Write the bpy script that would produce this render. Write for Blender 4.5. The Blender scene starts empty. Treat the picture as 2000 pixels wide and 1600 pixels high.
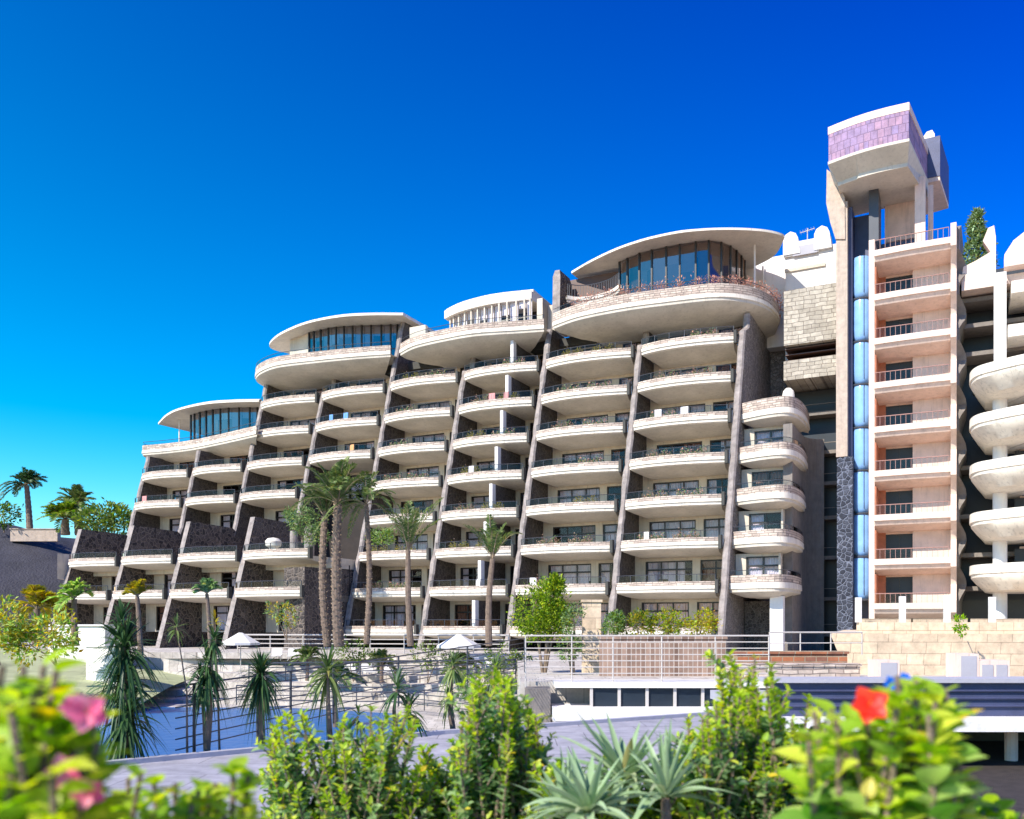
import bpy, math, random
import numpy as np
from mathutils import Vector

rng = np.random.default_rng(7)
random.seed(7)
sc = bpy.context.scene
COL = sc.collection
R = math.radians

# ---------------- camera ----------------
F, YH = 1730.0, 1217.0            # focal length and horizon row of the 2000 x 1600 photograph
cam_d = bpy.data.cameras.new('camera')
cam = bpy.data.objects.new('camera', cam_d)
COL.objects.link(cam)
cam_d.sensor_width = 36.0
cam_d.lens = 36.0 * F / 2000.0
cam_d.shift_y = (YH - 800.0) / 2000.0
cam_d.clip_start, cam_d.clip_end = 0.05, 5000.0
cam.location = (0, 0, 0)
cam.rotation_euler = (R(90), 0, 0)
cam_d.dof.use_dof = True
cam_d.dof.focus_distance = 45.0
cam_d.dof.aperture_fstop = 2.3
sc.camera = cam

# ---------------- sky, sun, exposure ----------------
SUN_AZ = math.atan2(-0.66, -0.60)      # measured from +Y towards +X
SUN_EL = R(40)
w = bpy.data.worlds.new('World')
sc.world = w
w.use_nodes = True
nt = w.node_tree
nt.nodes.clear()
sky = nt.nodes.new('ShaderNodeTexSky')
sky.sky_type = 'NISHITA'
sky.sun_disc = False
sky.sun_elevation = SUN_EL
sky.sun_rotation = SUN_AZ
sky.air_density = 1.0
sky.dust_density = 0.3
sky.ozone_density = 3.0
hsv = nt.nodes.new('ShaderNodeHueSaturation')
hsv.inputs['Saturation'].default_value = 1.65
hsv.inputs['Value'].default_value = 1.0
hsv.inputs['Hue'].default_value = 0.512
gam = nt.nodes.new('ShaderNodeGamma')
gam.inputs['Gamma'].default_value = 1.18
bg = nt.nodes.new('ShaderNodeBackground')
bg.inputs['Strength'].default_value = 0.109
wo = nt.nodes.new('ShaderNodeOutputWorld')
tcw = nt.nodes.new('ShaderNodeTexCoord')
dot = nt.nodes.new('ShaderNodeVectorMath')
dot.operation = 'DOT_PRODUCT'
dot.inputs[1].default_value = (0.45, 0.0, 0.9)
mr = nt.nodes.new('ShaderNodeMapRange')
mr.inputs['From Min'].default_value = -0.10
mr.inputs['From Max'].default_value = 0.66
mr.inputs['To Min'].default_value = 0.477
mr.inputs['To Max'].default_value = 0.529
nt.links.new(tcw.outputs['Generated'], dot.inputs[0])
nt.links.new(dot.outputs['Value'], mr.inputs['Value'])
nt.links.new(mr.outputs[0], hsv.inputs['Hue'])
nt.links.new(sky.outputs[0], hsv.inputs['Color'])
nt.links.new(hsv.outputs[0], gam.inputs['Color'])
nt.links.new(gam.outputs[0], bg.inputs['Color'])
nt.links.new(bg.outputs[0], wo.inputs['Surface'])
sd = bpy.data.lights.new('sun', 'SUN')
sd.energy = 4.7
sd.angle = R(0.5)
sd.color = (1.0, 0.93, 0.82)
sun = bpy.data.objects.new('sun', sd)
COL.objects.link(sun)
S = Vector((math.sin(SUN_AZ) * math.cos(SUN_EL), math.cos(SUN_AZ) * math.cos(SUN_EL), math.sin(SUN_EL)))
sun.rotation_euler = S.to_track_quat('Z', 'Y').to_euler()
vs = sc.view_settings
vs.view_transform = 'Standard'
vs.look = 'None'
vs.exposure = 0.65
vs.gamma = 1.0
sc.cycles.use_denoising = True
sc.cycles.max_bounces = 8
sc.cycles.transparent_max_bounces = 12
sc.cycles.caustics_reflective = False
sc.cycles.caustics_refractive = False
sc.cycles.sample_clamp_indirect = 8.0


# ---------------- coordinates ----------------
def at(px, py, Y):
    return np.array([(px - 1000.0) / F * Y, Y, -(py - YH) / F * Y])


def pz(px, py, z):
    Y = F * z / (YH - py)
    return np.array([(px - 1000.0) / F * Y, Y, z])


TH = R(26.85)
CT, ST = math.cos(TH), math.sin(TH)
Y0 = 64.72
K = 0.299                          # how far the facade leans back per metre of height


def s_of(px, d):                   # facade frame: s along the facade, d into the building
    r = (px - 1000.0) / F
    return (r * (Y0 + d * CT) - d * ST) / (CT + r * ST)


def z_of(px, py, d):
    s = s_of(px, d)
    return -(py - YH) / F * (Y0 - s * ST + d * CT)


def sd_of(p):
    X, Y = p[0], p[1] - Y0
    return (CT * X - ST * Y, ST * X + CT * Y)


def to_world(s, d, z):
    return (s * CT + d * ST, Y0 - s * ST + d * CT, z)


# ---------------- materials ----------------
def new_mat(name):
    m = bpy.data.materials.new(name)
    m.use_nodes = True
    t = m.node_tree
    t.nodes.clear()
    o = t.nodes.new('ShaderNodeOutputMaterial')
    b = t.nodes.new('ShaderNodeBsdfPrincipled')
    t.links.new(b.outputs[0], o.inputs['Surface'])
    return m, t, b, o


def N(t, kind, **kw):
    n = t.nodes.new('ShaderNode' + kind)
    for k, v in kw.items():
        if k in n.inputs:
            n.inputs[k].default_value = v
        else:
            setattr(n, k, v)
    return n


def ramp(t, fac, stops):
    r = t.nodes.new('ShaderNodeValToRGB')
    while len(r.color_ramp.elements) > 1:
        r.color_ramp.elements.remove(r.color_ramp.elements[-1])
    for i, (p, c) in enumerate(stops):
        e = r.color_ramp.elements[0] if i == 0 else r.color_ramp.elements.new(p)
        e.position = p
        e.color = (c[0], c[1], c[2], 1)
    t.links.new(fac, r.inputs['Fac'])
    return r.outputs['Color']


def mixc(t, fac, a, b, mode='MIX'):
    m = t.nodes.new('ShaderNodeMix')
    m.data_type = 'RGBA'
    m.blend_type = mode
    for sock, v in ((m.inputs[0], fac), (m.inputs[6], a), (m.inputs[7], b)):
        if hasattr(v, 'is_linked') or hasattr(v, 'links'):
            t.links.new(v, sock)
        elif isinstance(v, (int, float)):
            sock.default_value = v
        else:
            sock.default_value = (v[0], v[1], v[2], 1)
    return m.outputs[2]


def bump(t, b, h, dist=0.03, strength=0.6):
    n = t.nodes.new('ShaderNodeBump')
    n.inputs['Strength'].default_value = strength
    n.inputs['Distance'].default_value = dist
    t.links.new(h, n.inputs['Height'])
    t.links.new(n.outputs[0], b.inputs['Normal'])


def coords(t, swap=None):
    c = t.nodes.new('ShaderNodeTexCoord').outputs['Object']
    if swap:
        s = t.nodes.new('ShaderNodeSeparateXYZ')
        k = t.nodes.new('ShaderNodeCombineXYZ')
        t.links.new(c, s.inputs[0])
        for i, a in enumerate(swap):
            if a is not None:
                t.links.new(s.outputs[a], k.inputs[i])
        c = k.outputs[0]
    return c


def plain(name, col, rough=0.8, var=0.12, scale=1.5, bd=0.01, streak=0.0, metal=0.0, sub=None):
    m, t, b, o = new_mat(name)
    c = coords(t)
    n1 = N(t, 'TexNoise', Scale=scale, Detail=8.0, Roughness=0.65)
    t.links.new(c, n1.inputs['Vector'])
    lo = tuple(x * (1 - var) for x in col)
    hi = tuple(min(1, x * (1 + var)) for x in col)
    cc = ramp(t, n1.outputs['Fac'], [(0.3, lo), (0.7, hi)])
    if streak:
        mp = N(t, 'Mapping')
        mp.inputs['Scale'].default_value = (3.0, 3.0, 0.25)
        t.links.new(c, mp.inputs['Vector'])
        n2 = N(t, 'TexNoise', Scale=1.5, Detail=6.0, Roughness=0.7)
        t.links.new(mp.outputs[0], n2.inputs['Vector'])
        f = ramp(t, n2.outputs['Fac'], [(0.52, (0, 0, 0)), (0.75, (streak,) * 3)])
        cc = mixc(t, f, cc, tuple(x * 0.45 for x in col))
    t.links.new(cc, b.inputs['Base Color'])
    b.inputs['Roughness'].default_value = rough
    b.inputs['Metallic'].default_value = metal
    n3 = N(t, 'TexNoise', Scale=scale * 12, Detail=4.0)
    t.links.new(c, n3.inputs['Vector'])
    if bd:
        bump(t, b, n3.outputs['Fac'], bd)
    return m


def blocks(name, cols, mortar, bw, bh, swap=(0, 2, None), ms=0.02, rough=0.85, bd=0.03, warp=0.0):
    m, t, b, o = new_mat(name)
    c = coords(t, swap)
    if warp:
        nw = N(t, 'TexNoise', Scale=1.2, Detail=2.0)
        t.links.new(c, nw.inputs['Vector'])
        c = mixc(t, warp, c, nw.outputs['Color'], 'ADD')
    br = N(t, 'TexBrick', Scale=1.0)
    br.inputs['Brick Width'].default_value = bw
    br.inputs['Row Height'].default_value = bh
    br.inputs['Mortar Size'].default_value = ms
    br.inputs['Mortar Smooth'].default_value = 0.2
    br.inputs['Color1'].default_value = (*cols[0], 1)
    br.inputs['Color2'].default_value = (*cols[1], 1)
    br.inputs['Mortar'].default_value = (*mortar, 1)
    br.offset = 0.43
    br.squash = 0.7
    br.squash_frequency = 3
    t.links.new(c, br.inputs['Vector'])
    n1 = N(t, 'TexNoise', Scale=2.2, Detail=8.0, Roughness=0.7)
    t.links.new(coords(t), n1.inputs['Vector'])
    f = ramp(t, n1.outputs['Fac'], [(0.3, (0.62,) * 3), (0.7, (1.12,) * 3)])
    cc = mixc(t, 1.0, br.outputs['Color'], f, 'MULTIPLY')
    t.links.new(cc, b.inputs['Base Color'])
    b.inputs['Roughness'].default_value = rough
    h = mixc(t, 0.35, br.outputs['Fac'], n1.outputs['Fac'])
    n = t.nodes.new('ShaderNodeBump')
    n.invert = True
    n.inputs['Distance'].default_value = bd
    n.inputs['Strength'].default_value = 0.8
    t.links.new(h, n.inputs['Height'])
    t.links.new(n.outputs[0], b.inputs['Normal'])
    return m


def rubble(name, lo, hi, mortar, scale=2.2, mw=0.06, bd=0.08):
    m, t, b, o = new_mat(name)
    c = coords(t)
    nw = N(t, 'TexNoise', Scale=2.0, Detail=3.0)
    t.links.new(c, nw.inputs['Vector'])
    cw = mixc(t, 0.18, c, nw.outputs['Color'], 'ADD')
    v = N(t, 'TexVoronoi', Scale=scale)
    e = N(t, 'TexVoronoi', Scale=scale)
    e.feature = 'DISTANCE_TO_EDGE'
    t.links.new(cw, v.inputs['Vector'])
    t.links.new(cw, e.inputs['Vector'])
    sp = t.nodes.new('ShaderNodeSeparateColor')
    t.links.new(v.outputs['Color'], sp.inputs[0])
    cc = ramp(t, sp.outputs[0], [(0.0, lo), (1.0, hi)])
    f = ramp(t, e.outputs['Distance'], [(mw * 0.5, (1, 1, 1)), (mw, (0, 0, 0))])
    n1 = N(t, 'TexNoise', Scale=9.0, Detail=6.0)
    t.links.new(c, n1.inputs['Vector'])
    g = ramp(t, n1.outputs['Fac'], [(0.3, (0.6,) * 3), (0.7, (1.2,) * 3)])
    cc = mixc(t, f, mixc(t, 1.0, cc, g, 'MULTIPLY'), mortar)
    t.links.new(cc, b.inputs['Base Color'])
    b.inputs['Roughness'].default_value = 0.9
    hh = ramp(t, e.outputs['Distance'], [(0.0, (0, 0, 0)), (0.18, (1, 1, 1))])
    bump(t, b, mixc(t, 0.3, hh, n1.outputs['Fac']), bd, 0.9)
    return m


def glass(name, tint, refl=0.35, rough=0.03, blend=0.35):
    m, t, b, o = new_mat(name)
    t.nodes.remove(b)
    tr = N(t, 'BsdfTransparent')
    tr.inputs['Color'].default_value = (*tint, 1)
    gl = N(t, 'BsdfGlossy')
    gl.inputs['Roughness'].default_value = rough
    gl.inputs['Color'].default_value = (0.82, 0.68, 0.64, 1)
    lw = N(t, 'LayerWeight', Blend=blend)
    f = ramp(t, lw.outputs['Fresnel'], [(0.0, (refl,) * 3), (1.0, (1, 1, 1))])
    mx = N(t, 'MixShader')
    t.links.new(f, mx.inputs[0])
    t.links.new(tr.outputs[0], mx.inputs[1])
    t.links.new(gl.outputs[0], mx.inputs[2])
    t.links.new(mx.outputs[0], o.inputs['Surface'])
    return m


def leaf_mat(name, lo, hi, rough=0.45, trans=0.5, spec=0.4):
    m, t, b, o = new_mat(name)
    g = t.nodes.new('ShaderNodeNewGeometry')
    cc = ramp(t, g.outputs['Random Per Island'], [(0.0, lo), (0.55, tuple((a + c) / 2 for a, c in zip(lo, hi))), (0.96, hi), (0.975, tuple(min(1, x) for x in (hi[0] * 1.1, hi[1] * 0.75, hi[2] * 0.5)))])
    t.links.new(cc, b.inputs['Base Color'])
    b.inputs['Roughness'].default_value = rough
    b.inputs['Specular IOR Level'].default_value = spec
    tl = N(t, 'BsdfTranslucent')
    hs = N(t, 'HueSaturation')
    hs.inputs['Saturation'].default_value = 1.1
    hs.inputs['Value'].default_value = 1.5
    t.links.new(cc, hs.inputs['Color'])
    t.links.new(hs.outputs[0], tl.inputs['Color'])
    mx = N(t, 'MixShader')
    mx.inputs[0].default_value = trans
    t.links.new(b.outputs[0], mx.inputs[1])
    t.links.new(tl.outputs[0], mx.inputs[2])
    t.links.new(mx.outputs[0], o.inputs['Surface'])
    return m


M = {}
M['cream'] = plain('cream_render', (0.60, 0.53, 0.43), var=0.16, scale=0.9, streak=0.6)
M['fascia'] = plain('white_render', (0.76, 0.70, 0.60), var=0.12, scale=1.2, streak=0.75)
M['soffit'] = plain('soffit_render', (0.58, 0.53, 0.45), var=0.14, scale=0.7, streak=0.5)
M['white'] = plain('white_paint', (0.76, 0.73, 0.70), var=0.06, streak=0.25)
M['pinkish'] = plain('pink_cream_render', (0.74, 0.58, 0.49), var=0.12, streak=0.5)
M['terracotta'] = plain('terracotta_and_bounce', (0.52, 0.20, 0.11), var=0.25)  # plant pots, and bounced orange light painted into the tower recess panels
M['finface'] = plain('fin_edge_lit', (0.29, 0.25, 0.23), var=0.4, scale=2.0, bd=0.06, streak=0.6)  # front edges lighter than the sides: sunlight put into the colour
M['lava'] = rubble('lava_rubble', (0.035, 0.030, 0.030), (0.13, 0.105, 0.09), (0.20, 0.16, 0.13), 2.6)
M['lavafine'] = rubble('shaded_lava_fine', (0.06, 0.052, 0.048), (0.16, 0.14, 0.12), (0.26, 0.23, 0.2), 5.0, 0.05, 0.05)
M['finside'] = rubble('fin_side_stone', (0.050, 0.040, 0.036), (0.095, 0.078, 0.068), (0.12, 0.10, 0.085), 3.4, 0.05, 0.04)  # dark stone, with the shade of the wall sides put into its colour
M['flank'] = rubble('flank_rubble', (0.20, 0.17, 0.155), (0.40, 0.35, 0.31), (0.13, 0.11, 0.10), 3.6, 0.06, 0.07)
M['lattice'] = rubble('shaded_lattice', (0.02, 0.025, 0.04), (0.07, 0.08, 0.11), (0.16, 0.18, 0.24), 3.0, 0.08)  # dark stone with the cast shadow on the tower put into its colour
M['clad'] = blocks('stone_cladding', ((0.70, 0.59, 0.49), (0.46, 0.36, 0.30)), (0.26, 0.21, 0.18), 0.55, 0.16, warp=0.16, ms=0.02)
M['cladw'] = blocks('connector_stone', ((0.52, 0.47, 0.39), (0.36, 0.32, 0.26)), (0.2, 0.17, 0.14), 0.8, 0.30, warp=0.2)
M['sand'] = blocks('sandstone_blocks', ((0.80, 0.63, 0.44), (0.70, 0.54, 0.38)), (0.5, 0.38, 0.27), 0.9, 0.45, ms=0.012)
M['brickbrown'] = blocks('brown_wall', ((0.40, 0.27, 0.20), (0.20, 0.12, 0.085)), (0.52, 0.42, 0.35), 0.26, 1.3, ms=0.022)
M['redbrick'] = blocks('red_coping', ((0.50, 0.17, 0.07), (0.3, 0.13, 0.08)), (0.4, 0.3, 0.2), 0.6, 0.2)
M['tile'] = blocks('pink_tiles', ((0.42, 0.26, 0.36), (0.30, 0.22, 0.38)), (0.24, 0.16, 0.26), 0.42, 0.55, ms=0.025)
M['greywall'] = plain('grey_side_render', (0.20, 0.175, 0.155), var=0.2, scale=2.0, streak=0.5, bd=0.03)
M['darkframe'] = plain('dark_frame', (0.02, 0.018, 0.018), rough=0.4, var=0.1, bd=0)
M['brownframe'] = plain('brown_frame', (0.10, 0.05, 0.035), rough=0.5, var=0.2, bd=0)
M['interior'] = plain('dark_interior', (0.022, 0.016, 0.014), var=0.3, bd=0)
M['recess'] = plain('recess_render', (0.05, 0.05, 0.045), var=0.3)
M['curtain'] = plain('curtain_cloth', (0.90, 0.87, 0.87), rough=0.9, var=0.05, bd=0)
M['brass'] = plain('brown_curtain', (0.35, 0.2, 0.12), rough=0.9, var=0.2, bd=0)
M['glass'] = glass('window_glass', (0.90, 0.88, 0.92), 0.02, blend=0.10)
M['phglass'] = glass('tinted_glass', (0.50, 0.58, 0.68), 0.22)
M['railglass'] = glass('railing_glass', (0.90, 0.93, 0.94), 0.01, blend=0.06)
M['darkglass'] = plain('dark_glass', (0.012, 0.02, 0.03), rough=0.45, var=0.2, bd=0)
M['liftglass'] = plain('lift_glass', (0.22, 0.42, 0.74), rough=0.22, var=0.15, bd=0)
M['navy'] = plain('navy_render', (0.06, 0.07, 0.14), rough=0.5, var=0.2)
M['steel'] = plain('white_steel', (0.52, 0.48, 0.44), rough=0.4, var=0.05, bd=0)
M['darksteel'] = plain('dark_steel', (0.05, 0.055, 0.07), rough=0.4, var=0.1, bd=0)
M['paving'] = blocks('terrace_paving', ((0.62, 0.57, 0.51), (0.48, 0.43, 0.38)), (0.25, 0.22, 0.19), 0.9, 0.9, swap=(0, 1, None), ms=0.01)
M['path'] = plain('grey_path', (0.40, 0.39, 0.43), var=0.08, scale=0.8)
M['pathslab'] = blocks('path_slabs', ((0.42, 0.405, 0.44), (0.36, 0.35, 0.385)), (0.2, 0.19, 0.2), 1.3, 0.9, swap=(0, 1, None), ms=0.008, bd=0.01)
M['tanwall'] = plain('tan_render', (0.46, 0.37, 0.30), var=0.2, scale=2.5, streak=0.5, bd=0.04)
M['rustrail'] = plain('rusty_rail', (0.36, 0.20, 0.17), rough=0.6, var=0.2, bd=0)
M['soil'] = plain('soil', (0.045, 0.035, 0.03), var=0.4, scale=6, bd=0.05)
M['rock'] = plain('hill_rock', (0.035, 0.034, 0.045), var=0.4, scale=0.35, bd=0.2)
M['dryground'] = plain('dry_ground', (0.42, 0.35, 0.27), var=0.2, scale=0.1)
M['lawn'] = plain('lawn', (0.36, 0.38, 0.20), var=0.3, scale=0.6, bd=0.05)
M['canvas'] = plain('parasol_canvas', (0.70, 0.68, 0.64), var=0.04, bd=0)
M['bark'] = plain('bark', (0.22, 0.16, 0.11), var=0.4, scale=6, bd=0.05)
M['palmbark'] = plain('palm_bark', (0.20, 0.14, 0.10), var=0.45, scale=5, bd=0.06)
M['petiole'] = plain('palm_boot', (0.34, 0.25, 0.16), var=0.3, scale=6, bd=0.02)
M['redpetal'] = leaf_mat('red_petal', (0.75, 0.02, 0.01), (0.9, 0.06, 0.02), trans=0.3)
M['pinkpetal'] = leaf_mat('pink_petal', (0.75, 0.06, 0.22), (0.85, 0.3, 0.4), trans=0.3)
M['bluepetal'] = leaf_mat('blue_petal', (0.01, 0.10, 0.6), (0.02, 0.22, 0.8), trans=0.2)
M['leafA'] = leaf_mat('bush_leaf', (0.02, 0.10, 0.02), (0.44, 0.60, 0.26))
M['leafTip'] = leaf_mat('young_leaf', (0.26, 0.46, 0.02), (0.66, 0.70, 0.08))
M['leafB'] = leaf_mat('hibiscus_leaf', (0.04, 0.24, 0.005), (0.50, 0.66, 0.01), rough=0.35)
M['leafC'] = leaf_mat('pale_hibiscus_leaf', (0.10, 0.30, 0.02), (0.62, 0.72, 0.22), rough=0.35)
M['leafD'] = leaf_mat('dark_strap_leaf', (0.015, 0.06, 0.02), (0.09, 0.17, 0.05), trans=0.25)
M['leafE'] = leaf_mat('agave_leaf', (0.20, 0.32, 0.15), (0.42, 0.54, 0.30), trans=0.15)
M['palmleaf'] = leaf_mat('palm_leaf', (0.06, 0.13, 0.03), (0.26, 0.32, 0.10), trans=0.3)
M['treeleaf'] = leaf_mat('tree_leaf', (0.04, 0.13, 0.01), (0.30, 0.38, 0.05))
M['goldleaf'] = leaf_mat('gold_leaf', (0.25, 0.26, 0.02), (0.60, 0.46, 0.06))
M['bougain'] = leaf_mat('pink_flower', (0.6, 0.25, 0.2), (0.75, 0.5, 0.35), trans=0.2)

mw, tw, bw_, ow = new_mat('pool_water')
bw_.inputs['Base Color'].default_value = (0.01, 0.13, 0.38, 1)
bw_.inputs['Roughness'].default_value = 0.3
bw_.inputs['Specular IOR Level'].default_value = 0.25
nw_ = N(tw, 'TexNoise', Scale=1.6, Detail=3.0)
tw.links.new(coords(tw), nw_.inputs['Vector'])
bump(tw, bw_, nw_.outputs['Fac'], 0.12, 0.5)
M['water'] = mw


# ---------------- mesh builder ----------------
class MB:
    def __init__(self):
        self.v, self.f, self.m = [], [], []

    def add(self, vs_, fs, mi=0):
        o = len(self.v)
        self.v += [tuple(map(float, p)) for p in vs_]
        for i, f in enumerate(fs):
            self.f.append([o + a for a in f])
            self.m.append(mi[i] if isinstance(mi, (list, tuple)) else mi)
        return self

    def box(self, x0, x1, y0, y1, z0, z1, mi=0, sl=0.0):      # sl: lean of the whole box in y per metre z
        a, b = y0 + sl * z0, y1 + sl * z0
        c, d = y0 + sl * z1, y1 + sl * z1
        v = [(x0, a, z0), (x1, a, z0), (x1, b, z0), (x0, b, z0), (x0, c, z1), (x1, c, z1), (x1, d, z1), (x0, d, z1)]
        return self.add(v, [(0, 3, 2, 1), (4, 5, 6, 7), (0, 1, 5, 4), (1, 2, 6, 5), (2, 3, 7, 6), (3, 0, 4, 7)], mi)

    def prism(self, pts, z0, z1, mi=0):
        n = len(pts)
        z0s = z0 if hasattr(z0, '__len__') else [z0] * n
        z1s = z1 if hasattr(z1, '__len__') else [z1] * n
        v = [(p[0], p[1], z0s[i]) for i, p in enumerate(pts)] + [(p[0], p[1], z1s[i]) for i, p in enumerate(pts)]
        f = [tuple(range(n))[::-1], tuple(range(n, 2 * n))] + [(i, (i + 1) % n, n + (i + 1) % n, n + i) for i in range(n)]
        return self.add(v, f, mi)

    def loft(self, rings, mi=0, closed=True, caps=True):
        n = len(rings[0])
        v = [p for r in rings for p in r]
        f, ms = [], []
        for k in range(len(rings) - 1):
            for i in range(n if closed else n - 1):
                j = (i + 1) % n
                f.append((k * n + i, k * n + j, (k + 1) * n + j, (k + 1) * n + i))
                ms.append(mi[i] if isinstance(mi, (list, tuple)) else mi)
        if caps and closed:
            f += [tuple(range(n))[::-1], tuple((len(rings) - 1) * n + i for i in range(n))]
            ms += [ms[0], ms[0]]
        return self.add(v, f, ms)

    def tube(self, pts, r, n=8, mi=0, caps=True):
        pts = [Vector(p) for p in pts]
        rr = r if hasattr(r, '__len__') else [r] * len(pts)
        rings = []
        ref = Vector((0.13, 0.31, 1)) if abs((pts[-1] - pts[0]).normalized().z) < 0.9 else Vector((1, 0.1, 0))
        for i, p in enumerate(pts):
            d = (pts[min(i + 1, len(pts) - 1)] - pts[max(i - 1, 0)]).normalized()
            a = d.cross(ref).normalized()
            b = d.cross(a)
            rings.append([p + (a * math.cos(2 * math.pi * k / n) + b * math.sin(2 * math.pi * k / n)) * rr[i] for k in range(n)])
        return self.loft(rings, mi, True, caps)

    def lathe(self, prof, c=(0, 0, 0), n=16, mi=0):
        rings = [[(c[0] + r * math.cos(2 * math.pi * k / n), c[1] + r * math.sin(2 * math.pi * k / n), c[2] + z) for k in range(n)] for r, z in prof]
        return self.loft(rings, mi)

    def mesh(self, name, mats, off=(0, 0, 0), smooth=False):
        me = bpy.data.meshes.new(name)
        me.from_pydata([(a - off[0], b - off[1], c - off[2]) for a, b, c in self.v], [], self.f)
        for m in (mats if isinstance(mats, (list, tuple)) else [mats]):
            me.materials.append(M[m])
        me.polygons.foreach_set('material_index', self.m)
        if smooth:
            me.polygons.foreach_set('use_smooth', [True] * len(self.f))
            try:
                me.set_sharp_from_angle(angle=R(35))
            except Exception:
                pass
        me.validate()
        me.update()
        return me


def link(name, me, parent=None, loc=(0, 0, 0), rotz=0.0):
    o = bpy.data.objects.new(name, me)
    COL.objects.link(o)
    o.location = loc
    o.rotation_euler = (0, 0, rotz)
    if parent is not None:
        o.parent = parent
    return o


def tag(o, label=None, cat=None, group=None, kind=None):
    if label:
        o['label'] = label
    if cat:
        o['category'] = cat
    if group:
        o['group'] = group
    if kind:
        o['kind'] = kind
    return o


ORG = {}


def thing(name, label, cat, loc=(0, 0, 0), group=None, rotz=0.0):
    o = link(name, None, None, loc, rotz)
    tag(o, label, cat, group)
    ORG[o.name] = loc
    return o


def fthing(name, label, cat, org=(0, 0, 0), group=None):     # a thing laid out in the facade frame
    o = link(name, None, None, to_world(*org), -TH)
    tag(o, label, cat, group)
    ORG[o.name] = org
    return o


def part(name, mb, mats, root, top=None, smooth=False, kind=None, label=None):
    """mb is in the coordinates of root (world or facade frame); top is the top-level thing"""
    t = top if top is not None else root
    o = link(name, mb.mesh(name, mats, ORG[t.name], smooth), root)
    tag(o, label=label, kind=kind)
    return o


def single(name, mb, mats, label=None, cat=None, group=None, kind=None, smooth=False, loc=None):
    if loc is None:
        v = np.array(mb.v)
        loc = (float(v[:, 0].mean()), float(v[:, 1].mean()), float(v[:, 2].min()))
    o = link(name, mb.mesh(name, mats, loc, smooth), None, loc)
    return tag(o, label, cat, group, kind)


def copy_tree(o, parent=None):
    c = o.copy()
    COL.objects.link(c)
    c.parent = parent
    for ch in list(o.children):
        copy_tree(ch, c)
    return c


# ======================= GROUND =======================
g = MB()
g.box(-1500, 1500, -200, 3000, -6.0, -5.0)
single('ground', g, 'dryground', kind='structure', loc=(0, 0, -5.0))


def hill(name, cx, cy, rx, ry, h, base, seed, mat, nx=60, ny=40):
    r = np.random.default_rng(seed)
    ph = r.uniform(0, 6.28, (6, 2))
    v, f = [], []
    for j in range(ny + 1):
        for i in range(nx + 1):
            u, q = i / nx * 2 - 1, j / ny * 2 - 1
            rad = max(0.0, 1 - (abs(u) ** 2.6 + abs(q) ** 2.2))
            z = h * rad ** 0.55
            z += rad * h * 0.10 * sum(math.sin(u * (3 + 2 * k) + ph[k, 0]) * math.cos(q * (2 + 2 * k) + ph[k, 1]) for k in range(6)) / 2
            v.append((cx + u * rx, cy + q * ry, base + z))
    for j in range(ny):
        for i in range(nx):
            a = j * (nx + 1) + i
            f.append((a, a + 1, a + nx + 2, a + nx + 1))
    mb = MB()
    mb.add(v, f)
    return single(name, mb, mat, kind='structure', smooth=True, loc=(cx, cy, base))


hill('hill', -83, 114, 48, 24, 18.2, -5.1, 3, 'rock')
hill('hill', 20, 150, 110, 40, 14.0, -5.1, 5, 'rock')


# ======================= HOTEL =======================
FIN = {'z': -43.4, 'a': -36.48, 'b': -29.61, 'c': -22.39, 'd': -14.98, 'e': -7.65, 'f': -0.22, 'g': 7.62, 'h': 15.30}
ZI = lambda i: -0.73 + 3.0 * i
GZ = -2.05                       # hotel terrace level
hotel = fthing('hotel_building', 'long terraced cream hotel with curved balconies stepping back between dark stone dividing walls', 'hotel', (0, 0, GZ))

bay_mesh = {}


def bulge(t, big):
    return big * (math.sin(math.pi * min(1.0, (t * 0.94 + 0.03) ** 0.8)) ** 0.75) + 0.12


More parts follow.
